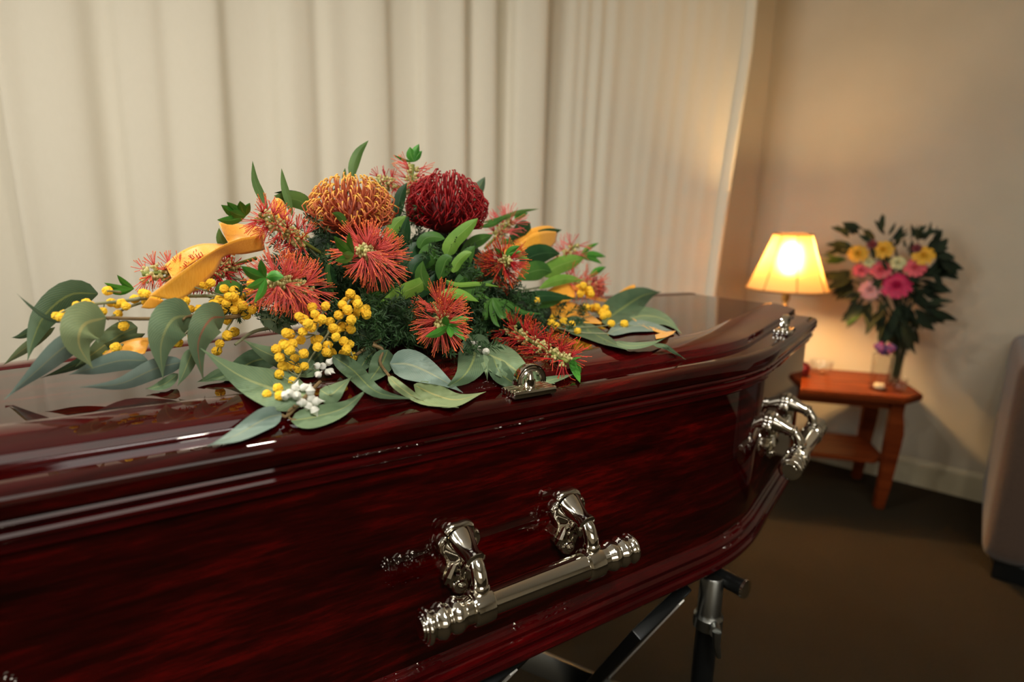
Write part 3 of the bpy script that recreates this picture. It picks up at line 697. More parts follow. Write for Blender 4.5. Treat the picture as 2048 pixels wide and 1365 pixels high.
# --- lance shaped leaves in the middle, spikes at the back --------------------------------
LAN = [
 ([(893, 512), (905, 485), (930, 460), (956, 437)], 32, (.06, .08), 'leaf_light', 'strap', .2),
 ([(905, 545), (915, 525), (930, 510), (944, 505)], 20, (.07, .08), 'leaf_light', 'strap', .2),
 ([(878, 560), (885, 540), (893, 520), (905, 515)], 34, (.07, .08), 'leaf_mid', 'lance', .1),
 ([(858, 552), (835, 572), (795, 590), (746, 620)], 34, (.07, .09), 'leaf_light', 'lance', .3),
 ([(790, 598), (770, 592), (750, 590), (730, 588)], 16, (.06, .07), 'leaf_mid', 'lance', .3),
 ([(792, 608), (788, 590), (785, 578), (782, 566)], 18, (.07, .07), 'leaf_mid', 'lance', .0),
 ([(778, 492), (780, 470), (794, 446), (813, 432)], 28, (.03, .04), 'leaf_light', 'lance', .2),
 ([(802, 520), (800, 490), (808, 460), (816, 432)], 34, (.02, .02), 'leaf_dark', 'lance', .0),
 ([(794, 440), (796, 415), (803, 385), (814, 366)], 24, (-.01, -.01), 'leaf_dark', 'lance', .2),
 ([(838, 497), (850, 478), (870, 474), (890, 478)], 24, (.05, .06), 'leaf_mid', 'strap', .1),
 ([(815, 560), (812, 530), (825, 500), (842, 482)], 34, (.04, .04), 'leaf_dark', 'lance', .3),
 ([(845, 540), (852, 520), (865, 500), (872, 496)], 40, (.05, .06), 'leaf_mid', 'lance', .1),
 ([(824, 550), (830, 530), (850, 518), (862, 520)], 30, (.06, .06), 'leaf_dark', 'lance', .2),
 ([(890, 562), (920, 578), (955, 578), (988, 560)], 28, (.08, .09), 'leaf_mid', 'lance', .2),
 ([(892, 560), (915, 570), (960, 568), (999, 574)], 10, (.09, .09), 'leaf_light', 'lance', .2),
 ([(1038, 535), (1060, 515), (1090, 506), (1120, 508)], 42, (-.01, -.02), 'leaf_dark', 'lance', .1),
 ([(1035, 560), (1060, 545), (1085, 540), (1104, 545)], 40, (.01, .0), 'leaf_mid', 'lance', .1),
 ([(1088, 552), (1110, 535), (1140, 524), (1168, 516)], 34, (-.02, -.03), 'leaf_light', 'strap', .1),
 ([(1078, 578), (1105, 564), (1135, 558), (1166, 562)], 22, (.0, -.01), 'leaf_light', 'lance', .2),
 ([(1010, 590), (1050, 596), (1095, 592), (1152, 598)], 26, (.03, .03), 'leaf_dark', 'lance', .3),
 ([(1040, 605), (1075, 608), (1110, 600), (1135, 590)], 24, (.02, .02), 'leaf_mid', 'lance', .2),
 ([(1018, 482), (1035, 465), (1048, 455), (1060, 446)], 30, (-.04, -.05), 'leaf_dark', 'round', .1),
 ([(1040, 494), (1068, 478), (1095, 466), (1124, 460)], 22, (-.04, -.05), 'leaf_dark', 'lance', .1),
 ([(1000, 490), (1008, 484), (1020, 484), (1030, 490)], 12, (.0, .0), 'leaf_mid', 'lance', .1),
 ([(945, 410), (950, 390), (960, 372), (970, 354)], 26, (-.06, -.06), 'leaf_olive', 'lance', .3),
 ([(536, 424), (524, 395), (510, 362), (505, 322)], 17, (-.04, -.05), 'leaf_spike', 'lance', .1),
 ([(586, 436), (576, 400), (568, 370), (563, 337)], 16, (-.03, -.04), 'leaf_spike', 'lance', .1),
 ([(704, 362), (706, 335), (717, 305), (737, 281)], 22, (-.06, -.07), 'leaf_spike', 'lance', .2),
 ([(688, 372), (688, 360), (689, 348), (690, 336)], 9, (-.06, -.06), 'leaf_spike', 'lance', .2),
 ([(632, 432), (605, 405), (575, 396), (548, 392)], 34, (-.05, -.05), 'leaf_spike', 'lance', .1),
 ([(630, 410), (605, 392), (575, 385), (548, 386)], 12, (-.06, -.05), 'leaf_dark', 'lance', .4),
 ([(962, 446), (1000, 438), (1040, 424), (1078, 418)], 10, (-.05, -.06), 'leaf_spike', 'lance', .2),
 ([(955, 455), (980, 450), (1000, 440), (1016, 430)], 12, (-.04, -.05), 'leaf_mid', 'lance', .2),
 ([(460, 498), (448, 490), (440, 475), (438, 456)], 20, (-.02, -.02), 'leaf_spike', 'lance', .2),
 ([(690, 455), (686, 440), (676, 430), (664, 426)], 16, (.05, .06), 'leaf_mid', 'lance', .2),
 ([(720, 640), (730, 610), (728, 590), (718, 575)], 16, (.06, .06), 'leaf_dark', 'lance', .1),
 ([(668, 590), (658, 560), (655, 535), (668, 512)], 12, (.05, .05), 'leaf_mid', 'lance', .4),
 ([(500, 600), (475, 580), (450, 578), (430, 592)], 34, (.02, .02), 'leaf_mid', 'round', .1),
 ([(560, 530), (590, 540), (620, 560), (640, 570)], 40, (.01, .02), 'leaf_dark', 'lance', .1),
 ([(625, 520), (650, 540), (660, 565), (658, 590)], 34, (.01, .03), 'leaf_dark', 'lance', .1),
 ([(700, 600), (690, 625), (680, 640), (660, 650)], 30, (.03, .05), 'leaf_dark', 'lance', .1),
 ([(905, 590), (930, 605), (955, 630), (975, 660)], 34, (.05, .07), 'leaf_dark', 'lance', .1),
 ([(905, 520), (925, 535), (950, 545), (975, 545)], 30, (.03, .03), 'leaf_dark', 'lance', .1),
 ([(870, 590), (862, 610), (850, 630), (835, 640)], 26, (.06, .08), 'leaf_dark', 'lance', .1),
 ([(985, 470), (960, 480), (940, 490), (920, 505)], 26, (-.02, .0), 'leaf_mid', 'lance', .1),
]
LAN += [([(888, 612), (915, 596), (945, 590), (980, 598)], 30, (.08, .09), 'leaf_mid', 'lance', .2), ([(870, 600), (895, 588), (925, 590), (958, 604)], 24, (.09, .10), 'leaf_light', 'lance', .3),
 ([(930, 560), (925, 535), (935, 510), (950, 492)], 30, (.05, .06), 'leaf_mid', 'strap', .2), ([(868, 585), (850, 570), (842, 545), (846, 522)], 30, (.07, .08), 'leaf_mid', 'lance', .2),
 ([(905, 575), (925, 558), (945, 548), (968, 548)], 26, (.06, .07), 'leaf_mid', 'lance', .1), ([(960, 640), (985, 630), (1010, 632), (1035, 648)], 22, (.08, .09), 'leaf_mid', 'lance', .2),
 ([(820, 600), (838, 585), (855, 572), (870, 548)], 28, (.07, .07), 'leaf_dark', 'lance', .2)]
LAN += [([(985, 596), (1005 + k, 602 + j * .35), (1025 + 1.6 * k, 615 + j * .7), (x, y)], 12, (.085, .105), 'leaf_mid', 'lance', .2) for (x, y, k, j) in ((1068, 662, 6, 40), (1042, 648, -2, 36), (1012, 636, -14, 26), (968, 634, -34, 26), (1085, 628, 12, 14), (1000, 655, -22, 40))]
for k in range(34):
    x, y = rnd.uniform(560, 1010), rnd.uniform(505, 665); a = rnd.uniform(-2.6, -.5); ln = rnd.uniform(55, 95); o0 = rnd.uniform(-.05, -.01)
    if y < 560 and not 640 < x < 960: y += 60
    LAN.append(([(x, y), (x + ln * .5 * math.cos(a) + 6, y + ln * .5 * math.sin(a)), (x + ln * math.cos(a), y + ln * math.sin(a) * .8)], rnd.uniform(24, 36), (o0, o0 + .01), rnd.choice(['leaf_dark', 'leaf_dark', 'leaf_mid', 'leaf_olive']), 'lance', .2))
for pts, wd, of, mt, sh_, rl in LAN: leaf(pts, wd, of, mt, 'lance_leaf', rl, .10, sh_, n=11)

# --- bottlebrush ---------------------------------------------------------------------------
PINK, CORAL, ORNG = srgb(232, 104, 108)[:3], srgb(238, 104, 94)[:3], srgb(244, 134, 44)[:3]
RED_, DRED = srgb(214, 54, 58)[:3], srgb(184, 34, 44)[:3]
def mixc(a, b, t): return tuple(a[i] * (1 - t) + b[i] * t for i in range(3))
def bottlebrush(a, oa, b, ob, rpx, n_fl=30, per=15, spread=.62, c0=PINK, c1=CORAL, tip=ORNG, tuft=None, open_=False, sweep=.25):
    A, B = P3(a[0], a[1], oa), P3(b[0], b[1], ob); t, u, w_ = frame_of(B - A); R = rpx * 1.06 * depth((A + B) / 2) / F
    gs, gc = G(), G(); Ln = np.linalg.norm(B - A)
    gs.tube([L(A - t * .03), L((A + B) / 2), L(B + t * .004)], .0026, 6, [srgb(120, 130, 60)[:3]] * 3)
    for k in range(n_fl):
        f = (k + .5) / n_fl; th = k * 2.39996 + rnd.uniform(-.3, .3)
        base = A + t * Ln * f; rad = u * math.cos(th) + w_ * math.sin(th)
        tiltf = sweep + (.9 * (f - .45) if not open_ else .5 * (f - .5))
        fd = rad + t * tiltf; fd /= np.linalg.norm(fd); nb = base + fd * .0065
        gc.blob(L(nb), (.0036, .0036, .0046), 6, 4)
        for j in range(4):
            aa = j * 1.57 + th; s1, s2 = frame_of(fd)[1:]
            pd = fd * .6 + (s1 * math.cos(aa) + s2 * math.sin(aa)) * .8
            gc.blob(L(nb + pd * .0045), (.0022, .0022, .0022), 5, 3)
        _, s1, s2 = frame_of(fd)
        for j in range(per - 2):
            aa = rnd.uniform(0, 6.283); sp_ = spread * math.sqrt(rnd.random())
            d = fd + (s1 * math.cos(aa) + s2 * math.sin(aa)) * sp_; d /= np.linalg.norm(d)
            ln = (R - .008) * rnd.uniform(.78, 1.06); p0 = nb + fd * .002
            bend = t * rnd.uniform(-.08, .08) + np.array([0, 0, rnd.uniform(-.10, .06)])
            pts = [p0, p0 + d * ln * .35, p0 + d * ln * .7 + bend * ln * .35, p0 + d * ln + bend * ln]
            for q in pts:
                hh = lid_h(q)
                if hh > 0 and q[2] < hh + .001: q[2] = hh + .001 + rnd.random() * .002
            m1 = mixc(c0, c1, rnd.random()); mt_ = mixc(tip, c1, .3 + rnd.random() * .5)
            tipq = pts[-1] + (pts[-1] - pts[-2]) * .10
            gs.tube([L(q) for q in pts] + [L(tipq)], [.00055, .00050, .00045, .00052, .00078], 3, [m1, m1, mixc(m1, mt_, .2), mt_, tip])
    o = gs.obj('bottlebrush_flower', MT['stamen'], spray, cols=True, sharp=None)
    gc.obj('calyx', MT['calyx'], o, sharp=None)
    if tuft:
        tx, ty, to, rr, dirs = tuft
        for (dx, dy, wd) in dirs:
            leaf([(tx, ty), (tx + dx * .5 + dy * .08, ty + dy * .5 - dx * .08), (tx + dx, ty + dy)], wd, (to, to + rr), 'tuft_leaf', 'tuft_leaf', .3, .2, 'lance', o, 7)
    return o
MT['tuft_leaf'] = leafmat('tuft_leaf', srgb(52, 118, 40), srgb(84, 158, 58), srgb(120, 176, 80), 0.35, 0.02, 0.0)
bottlebrush((612, 488), .03, (524, 432), .03, 46, 26, 14, .75, PINK, RED_, ORNG, (492, 432, .02, .02, [(-50, -22, 22), (-38, -28, 22), (-12, -30, 22), (-58, 8, 20), (-32, -10, 22), (8, -26, 16)]), True)
bottlebrush((762, 524), .05, (726, 500), .115, 64, 36, 15, .5, tip=ORNG, tuft=(708, 508, .125, .03, [(-40, -36, 22), (-38, 14, 20), (-10, -44, 14), (-24, 0, 16)]))
bottlebrush((620, 582), .05, (548, 560), .11, 62, 38, 15, .5, tip=ORNG, tuft=(532, 556, .115, .02, [(-50, -24, 24), (-10, -38, 18), (36, -2, 24), (-40, 20, 18), (-24, 50, 18)]))
bottlebrush((880, 610), .09, (884, 652), .145, 58, 36, 15, .5, c0=srgb(220, 92, 84)[:3], tip=ORNG, tuft=(896, 652, .155, .02, [(42, -14, 20), (-46, 22, 18), (34, 30, 16), (6, 24, 16), (-6, -20, 16)]))
bottlebrush((985, 548), .03, (1012, 520), .08, 48, 28, 14, .6, DRED, RED_, ORNG, (1010, 512, .07, .02, [(30, -20, 14), (50, 8, 12), (-20, -16, 12), (34, -8, 12)]))
bottlebrush((1020, 660), .09, (1132, 722), .11, 48, 34, 13, .7, DRED, RED_, srgb(222, 110, 40)[:3], (1138, 726, .12, .01, [(24, 20, 22), (30, -14, 6), (18, 10, 16), (22, 40, 16)]), True)
bottlebrush((400, 540), -.01, (292, 548), -.01, 40, 20, 13, .7, srgb(224, 100, 90)[:3], CORAL, ORNG, (268, 578, .0, .01, [(-34, -28, 14), (-60, -12, 14), (-56, 4, 14)]), True)
bottlebrush((470, 530), -.01, (400, 552), .0, 44, 26, 14, .7, DRED, RED_, RED_)
bottlebrush((820, 392), -.05, (826, 334), -.05, 44, 12, 11, .6, PINK, CORAL, ORNG, (828, 324, -.05, .0, [(-8, -30, 20), (10, -36, 18), (16, -22, 16), (-40, -14, 6), (2, -24, 18)]), True)
bottlebrush((990, 476), -.06, (1020, 444), -.06, 42, 18, 12, .7, srgb(224, 100, 96)[:3], PINK, CORAL, (1030, 440, -.06, .0, [(26, -14, 12), (12, -18, 10)]))
bottlebrush((1110, 530), -.06, (1150, 492), -.06, 36, 14, 11, .7, srgb(228, 116, 106)[:3], PINK, CORAL, (1160, 512, -.06, .0, [(52, 2, 14), (38, -26, 10), (44, 16, 12), (26, 10, 12)]), True)
bottlebrush((1130, 560), -.03, (1190, 572), -.04, 38, 20, 12, .7, srgb(224, 100, 92)[:3], CORAL, ORNG, (1178, 556, -.03, .0, [(34, -22, 14)]))
bottlebrush((788, 372), -.06, (760, 362), -.06, 30, 12, 10, .7, DRED, srgb(190, 50, 60)[:3], PINK)

# --- pincushions ----------------------------------------------------------------------------
def pincushion(c, off, rx, ry, cb, cm, ct, up=(0, -1), n=330, curl=.5, seed=1):
    r_ = random.Random(seed); C = P3(c[0], c[1], off); s_ = depth(C) / F; R = rx * s_; H = ry * s_
    upv = UP * -up[1] + RT * up[0] - FW * .22; upv /= np.linalg.norm(upv); t, a, b = frame_of(upv)
    gp = G()
    for k in range(n):
        fr = (k + .5) / n; th = k * 2.39996 + r_.gauss(0, .10); z = 1 - 1.55 * fr + r_.gauss(0, .05); z = min(.99, z)
        rr = math.sqrt(max(0, 1 - z * z)); tw = r_.gauss(0, .16)
        def sp(q, zz, tt=0.0, k_=1.0):
            rad = a * math.cos(th + tt) + b * math.sin(th + tt); return C + (rad * (q * R) + t * (zz * H)) * k_
        ln = 1.0 + r_.gauss(0, .05)
        p0 = sp(rr * .40, z * .40 - .22); p1 = sp(rr * .78, z * .66 - .20, tw * .3); p2 = sp(rr * 1.0 * ln, z * .84 - .06, tw * .6)
        p3 = sp(rr * 1.04 * ln, z * .93 * ln + .10, tw); hook = curl * (.5 + r_.random())
        p4 = sp(rr * (1.0 - .14 * hook) * ln, z * .94 * ln + .20 + .03 * hook, tw * 1.2); p5 = sp(rr * (1.0 - .30 * hook) * ln, z * .94 * ln + .20 + .02 * hook, tw * 1.35)
        m1 = mixc(cb, cm, r_.random()); md_ = mixc(m1, ct, .12)
        gp.tube([L(q) for q in (p0, p1, p2, p3, p4, p5)], [.0008, .0010, .0011, .0010, .0011, .0014], 5, [mixc(cb, (0, 0, 0), .5), cb, m1, md_, ct, ct])
    o = gp.obj('pincushion_flower', MT['stamen'], spray, cols=True, sharp=None)
    G().blob(L(C - t * H * .12), (R * .72, R * .72, H * .62), 18, 10, np.array([a, b, t]).T).obj('flower_core', mottled('pincushion_core', tuple(x * .55 for x in cb) + (1,), tuple(x * .7 for x in cb) + (1,), 60, .7), o)
    return o
pincushion((704, 424), .0, 80, 64, srgb(176, 80, 54)[:3], srgb(204, 110, 72)[:3], srgb(234, 180, 76)[:3], (-.05, -1), 340, .5, 3)
pincushion((893, 420), .0, 78, 64, srgb(120, 10, 16)[:3], srgb(158, 18, 24)[:3], srgb(150, 22, 26)[:3], (.1, -1), 380, .7, 5)
pincushion((1188, 578), -.07, 22, 24, srgb(126, 24, 40)[:3], srgb(150, 40, 56)[:3], srgb(216, 150, 130)[:3], (.1, -1), 90, .5, 8)

# --- wattle -----------------------------------------------------------------------------------
bmw = bmesh.new(); bmesh.ops.create_icosphere(bmw, subdivisions=3, radius=1.0)
for v_ in bmw.verts: v_.co *= 1.0 + rnd.uniform(-.09, .14)
WM = bpy.data.meshes.new('blossom'); bmw.to_mesh(WM); bmw.free(); WM.materials.append(MT['wattle'])
def wattle(balls, offr, rpx, stems, soff, lab=None):
    o = None
    gs = G()
    for st in stems:
        C = catmull([np.array(p, float) for p in st], 10); gs.tube([L(P3(c[0], c[1], np.interp(i, [0, 9], soff), .006)) for i, c in enumerate(C)], [.0018 - .0001 * i for i in range(10)], 6)
    pos = []
    allst = [q for st in stems for q in catmull([np.array(p, float) for p in st], 14)]
    for i, (x, y) in enumerate(balls):
        off = offr[0] + (offr[1] - offr[0]) * ((i * 0.618) % 1)
        r = rpx * rnd.uniform(.9, 1.12); P = P3(x, y, off, .0); P = P3(x, y, off, r * depth(P) / F + .001); pos.append((P, r * depth(P) / F))
        q = min(allst, key=lambda s_: (s_[0] - x) ** 2 + (s_[1] - y) ** 2); S = P3(q[0], q[1], (soff[0] + soff[1]) / 2, .006)
        gs.tube([L(S), L((S + P) / 2 + np.array([0, 0, -.001])), L(P)], .0006, 4)
    o = gs.obj('wattle_sprig', MT['twig'], spray, sharp=None)
    for P, r in pos:
        b = bpy.data.objects.new('blossom', WM); COL.objects.link(b); b.parent = o; b.location = L(P); b.scale = (r, r, r)
        b.rotation_euler = (rnd.uniform(0, 6), rnd.uniform(0, 6), rnd.uniform(0, 6))
W1 = [(525,780),(600,740),(613,792),(610,645),(635,590),(683,592),(612,530),(590,472),(650,447),(700,435),(682,372),(770,355),(755,412),(715,535),(775,505),(745,605),(780,590),(700,690),(832,188),(852,235),(775,270),(805,298),(830,325),(870,290),(900,270),(925,180),(955,287),(975,330),(1000,345),(995,392),(1015,240),(1040,320),(1075,205),(1095,95),(1065,150),(1040,170),(1130,135),(1145,165),(1150,210),(1200,200),(1205,235),(1125,255),(1100,275),(1100,335),(855,410),(870,460),(940,448),(965,500),(930,495),(1045,505),(1068,475),(1090,440),(1110,525),(1050,420),(640,440),(680,480),(660,365),(880,410),(745,250)]
W1 = [(380 + x / 3.413, 560 + y / 3.413) for x, y in W1]
wattle(W1, (.10, .14), 9.2, [[(720, 610), (680, 640), (640, 690), (600, 750), (575, 785)], [(700, 640), (690, 670), (700, 700), (705, 712)], [(650, 615), (640, 640), (630, 670)], [(725, 600), (700, 600), (690, 625)], [(660, 650), (655, 680), (660, 705)]], (.10, .13))
W2 = [(735,110),(525,210),(590,190),(615,205),(385,280),(440,270),(700,250),(805,200),(860,215),(805,268),(920,165),(975,125),(1000,185),(1030,190),(1060,170),(1085,190),(1000,130),(845,350),(730,545),(790,495),(545,215),(415,290),(575,250),(760,190),(830,190),(1045,160)]
W2 = [(x / 3.413, 550 + y / 3.413) for x, y in W2]
wattle(W2, (.02, .06), 8.6, [[(310, 590), (260, 600), (200, 608), (150, 612), (110, 634)], [(300, 600), (250, 618), (215, 640)], [(240, 585), (215, 582)], [(245, 690), (225, 705)]], (.03, .05))
W3 = [(1330,75),(1370,65),(1400,80),(1440,55),(1530,95),(1600,105),(1590,150),(1640,150),(1545,195),(1620,190),(1680,275),(1720,240),(1555,315),(1600,390),(1550,415),(1480,520),(1500,470),(1215,465),(1310,420),(1260,180),(1360,235),(1560,150),(1600,240),(1570,220),(1660,210),(1500,170),(1640,260),(1700,110),(1720,60),(1460,200),(1400,240),(1300,235),(1250,250),(1520,240),(1745,215)]
W3 = [(x / 3.413, 550 + y / 3.413) for x, y in W3]
wattle(W3, (.02, .07), 8.8, [[(560, 600), (500, 605), (440, 590), (390, 575)], [(480, 590), (470, 630), (450, 665), (435, 700)], [(440, 620), (400, 640), (360, 680)], [(490, 580), (500, 620)]], (.03, .06))
W4 = [(880,260),(910,245),(940,290),(960,300),(1000,390),(975,400),(1060,400),(1040,430),(1075,440),(1100,505),(1190,505),(930,395),(870,555),(700,470),(725,520),(775,490),(830,510),(620,430),(640,400),(560,350),(500,360),(590,345),(470,355),(1010,410),(1045,455),(890,300),(920,270),(950,275),(650,450),(690,500),(1060,425)]
W4 = [(900 + x / 3.412, 500 + y / 3.412) for x, y in W4]
wattle(W4, (-.01, .03), 7.4, [[(1050, 605), (1090, 625), (1140, 640), (1190, 630), (1215, 625)], [(1100, 635), (1150, 655), (1250, 648)], [(1150, 600), (1165, 580), (1180, 575)], [(1060, 600), (1100, 650), (1140, 660)]], (.0, .02))

# --- twigs ------------------------------------------------------------------------------------
stem([(560, 590), (440, 592), (330, 594), (230, 604), (150, 612)], (.03, .05), .0024)
stem([(480, 632), (440, 636), (385, 632), (300, 638), (212, 636)], (.05, .07), .0028, 'twig_brown')
stem([(385, 632), (372, 634), (366, 640)], (.07, .08), .0018, 'twig_brown')
stem([(545, 655), (505, 665), (470, 690)], (.03, .05), .0026, 'twig')
stem([(640, 765), (605, 800), (575, 832), (563, 830)], (.13, .16), .0022, 'twig_brown')
stem([(590, 812), (576, 825), (580, 838), (592, 840)], (.15, .16), .0016, 'twig_brown')
stem([(745, 690), (765, 700), (760, 725), (778, 752)], (.12, .14), .0026, 'twig_brown')
stem([(760, 680), (735, 695), (712, 710)], (.10, .12), .0030, 'twig_brown')
stem([(935, 670), (950, 690), (965, 706)], (.12, .12), .0018, 'twig')
stem([(1045, 625), (1100, 650), (1150, 665), (1215, 668)], (.02, .02), .0024, 'twig')

stem([(890, 540), (928, 470), (945, 412)], (-.02, -.06), .0018); stem([(920, 560), (985, 500), (1018, 452)], (-.02, -.06), .0020)
stem([(985, 580), (1070, 550), (1112, 530)], (.0, -.06), .0020); stem([(990, 590), (1080, 575), (1132, 562)], (.0, -.03), .0020); stem([(820, 520), (818, 440), (820, 392)], (-.03, -.05), .0020)
stem([(640, 520), (620, 500), (612, 488)], (.0, .03), .0020); stem([(560, 600), (480, 560), (402, 542)], (.0, -.01), .0020)

# --- gum nuts -----------------------------------------------------------------------------------
NUTM = None
def gumnuts(pts, off, dirpx, r=8.5):
    gs = G(); cx_, cy_ = sum(p[0] for p in pts) / len(pts), sum(p[1] for p in pts) / len(pts); Cc = P3(cx_, cy_, off, .004)
    P_ = []
    for (x, y) in pts:
        p = P3(x, y, off + .006, .008); gs.tube([L(Cc), L(p)], .0011, 5); P_.append(p)
    o = gs.obj('gumnut_cluster', MT['gumnut'], spray, sharp=None)
    for p in P_:
        s_ = 1.2 * r * depth(p) / F; ax = p - Cc
        if np.linalg.norm(ax) < 1e-4: ax = np.array([0, -.3, .5])
        prof = [(.25, -1.0), (.55, -.85), (.78, -.4), (.82, .0), (.9, .12), (.86, .22), (.62, .5), (.34, .9), (.14, 1.35), (.03, 1.75)]
        G().lathe(L(p), ax, [(a_ * s_, b_ * s_ * .9) for a_, b_ in prof], 12).obj('gumnut', MT['gumnut'], o)
def C4(l): return [(380 + x / 3.413, 560 + y / 3.413) for x, y in l]
gumnuts(C4([(905, 590), (875, 648), (950, 562), (942, 630), (870, 588), (960, 625)]), .13, None, 7)
gumnuts(C4([(680, 775), (722, 735), (782, 735), (648, 790), (728, 790)]), .14, None, 8.5)
gumnuts(C4([(805, 862), (762, 838), (862, 830), (822, 760), (826, 806), (850, 892)]), .155, None, 9)
gumnuts(C4([(1985, 475), (1945, 440), (2020, 490)]), .12, None, 7)

# --- satin ribbon ----------------------------------------------------------------------------------
def ribbon(pa, pb, offa, offb, n=22, name='ribbon'):
    """two pixel edges of a band with their depths"""
    A = catmull([np.array(p, float) for p in pa], n); B = catmull([np.array(p, float) for p in pb], n)
    oa = np.interp(np.linspace(0, 1, n), np.linspace(0, 1, len(offa)), offa); ob = np.interp(np.linspace(0, 1, n), np.linspace(0, 1, len(offb)), offb)
    vs, fs = [], []
    for i in range(n):
        for k in range(7):
            u = k / 6; c = A[i] * (1 - u) + B[i] * u; vs.append(L(P3(c[0], c[1], oa[i] * (1 - u) + ob[i] * u)))
    for i in range(n - 1):
        for k in range(6): a = i * 7 + k; fs.append((a, a + 1, a + 8, a + 7))
    o = mesh_obj(name, vs, fs, MT['ribbon'], spray); md = o.modifiers.new('thick', 'SOLIDIFY'); md.thickness = .0006; return o
ribbon([(524, 470), (470, 480), (420, 505), (360, 545), (320, 575), (297, 592)], [(530, 500), (490, 508), (450, 512), (430, 545), (385, 585), (352, 602)], (.03, .05, .07, .08), (.02, .03, .05, .07))
ribbon([(470, 492), (430, 488), (395, 490), (360, 505), (330, 530)], [(470, 512), (440, 506), (410, 512), (372, 535), (345, 560)], (-.02, -.02, .0), (.0, .0, .02))
ribbon([(438, 446), (455, 444), (480, 448), (510, 452), (530, 458)], [(444, 458), (460, 488), (485, 492), (510, 484), (530, 482)], (.0, -.02, -.02), (.01, .02, .0))
ribbon([(545, 400), (556, 396), (566, 402), (572, 412)], [(540, 436), (552, 440), (566, 444), (576, 440)], (-.04, -.04), (-.02, -.02))
ribbon([(1000, 500), (1040, 470), (1070, 455), (1100, 452), (1117, 462)], [(1010, 520), (1050, 505), (1080, 500), (1100, 495), (1112, 480)], (-.05, -.05, -.07), (-.03, -.03, -.06))
ribbon([(1040, 485), (1065, 468), (1090, 462), (1115, 464)], [(1050, 512), (1075, 512), (1095, 502), (1112, 484)], (-.03, -.03, -.05), (-.02, -.02, -.05))
ribbon([(1085, 590), (1105, 575), (1130, 566), (1152, 570)], [(1090, 602), (1110, 606), (1135, 604), (1150, 594)], (-.02, -.02), (.0, .0))
ribbon([(1082, 606), (1115, 602), (1150, 606), (1178, 626), (1204, 646)], [(1080, 612), (1110, 636), (1140, 644), (1170, 646), (1200, 648)], (-.02, -.01, .0), (.0, .02, .01))
ribbon([(302, 676), (270, 678), (235, 690), (205, 712)], [(290, 708), (262, 714), (235, 716), (208, 722)], (.02, .03), (.05, .05))
ribbon([(300, 594), (320, 600), (345, 604)], [(282, 616), (300, 618), (318, 614)], (.06, .06), (.06, .06))
ribbon([(1263, 636), (1290, 648), (1320, 660), (1335, 664)], [(1270, 646), (1295, 657), (1320, 666), (1335, 667)], (-.02, -.02), (-.01, -.01), 12)
ribbon([(1310, 670), (1330, 664), (1352, 662)], [(1312, 678), (1330, 675), (1346, 668)], (-.01, -.01), (.0, .0), 10)
ribbon([(1270, 569), (1255, 574), (1240, 584), (1228, 594)], [(1271, 574), (1262, 588), (1248, 594), (1232, 598)], (-.08, -.07), (-.07, -.06), 12)
ribbon([(1172, 588), (1195, 594), (1216, 600)], [(1172, 596), (1195, 602), (1214, 604)], (-.05, -.05), (-.04, -.04), 10)
# ------------------------------------------------------------------ end table in the corner
MT['oak'] = lacquer('orange_timber', srgb(80, 32, 12), srgb(112, 50, 20), srgb(134, 64, 28), (2.0, 30, 30))
MT['oak'].node_tree.nodes['Principled BSDF'].inputs['Coat Weight'].default_value = 0.35
MT['oak'].node_tree.nodes['Principled BSDF'].inputs['Coat Roughness'].default_value = 0.25
ZTAB = .515; TA = math.radians(-14); TX = np.array([math.cos(TA), math.sin(TA)]); TY = np.array([-TX[1], TX[0]])
TBR = np.array([1.800, 2.690]); TC = TBR - TX * .40 - TY * .215
table = empty('end_table', (TC[0], TC[1], 0), TA); tag(table, 'orange timber end table with lower shelf standing in the room corner', 'table')
def chamfered(bm, hx, hy, c, z0, z1, bev):
    pts = [(-hx + c, -hy), (hx - c, -hy), (hx, -hy + c), (hx, hy), (-hx, hy), (-hx, -hy + c)]
    lo = [bm.verts.new((x, y, z0)) for x, y in pts]; hi = [bm.verts.new((x, y, z1)) for x, y in pts]; n = len(pts)
    bm.faces.new(lo[::-1]); bm.faces.new(hi)
    for i in range(n): bm.faces.new((lo[i], lo[(i + 1) % n], hi[(i + 1) % n], hi[i]))
    bmesh.ops.bevel(bm, geom=list(bm.edges), offset=bev, segments=3, affect='EDGES')
bm = bmesh.new(); chamfered(bm, .40, .215, .09, ZTAB - .030, ZTAB, .007); bm_obj('tabletop', bm, MT['oak'], table)
bm = bmesh.new(); chamfered(bm, .30, .150, .05, .195, .217, .004); bm_obj('shelf', bm, MT['oak'], table)
def shaped_leg(sx, sy):
    prof = [(.000, .0), (.036, .0), (.046, .10), (.054, .20), (.062, .30), (.066, .345), (.060, .375), (.052, .40), (.050, .43), (.054, ZTAB - .030), (.0, ZTAB - .030)]
    bm = bmesh.new(); t_ = .036; x0 = sx * .315; y0 = sy * .155
    for a, b in (((1, 0), (0, 1)), ((0, 1), (1, 0))):
        vs = []
        for k in (0, 1):
            row = []
            for r, z in prof:
                if a[0]: x, y = x0 - sx * (.045 - r), y0 + (k - .5) * t_
                else: x, y = x0 + (k - .5) * t_ - sx * .010, y0 - sy * r * .5
                row.append(bm.verts.new((x, y, z)))
            vs.append(row)
        n = len(prof); bm.faces.new(vs[0]); bm.faces.new(vs[1][::-1])
        for i in range(n): bm.faces.new((vs[0][i], vs[1][i], vs[1][(i + 1) % n], vs[0][(i + 1) % n]))
        break
    bmesh.ops.bevel(bm, geom=list(bm.edges), offset=.004, segments=2, affect='EDGES')
    bm_obj('leg', bm, MT['oak'], table)
for sx in (1, -1):
    for sy in (1, -1): shaped_leg(sx, sy)
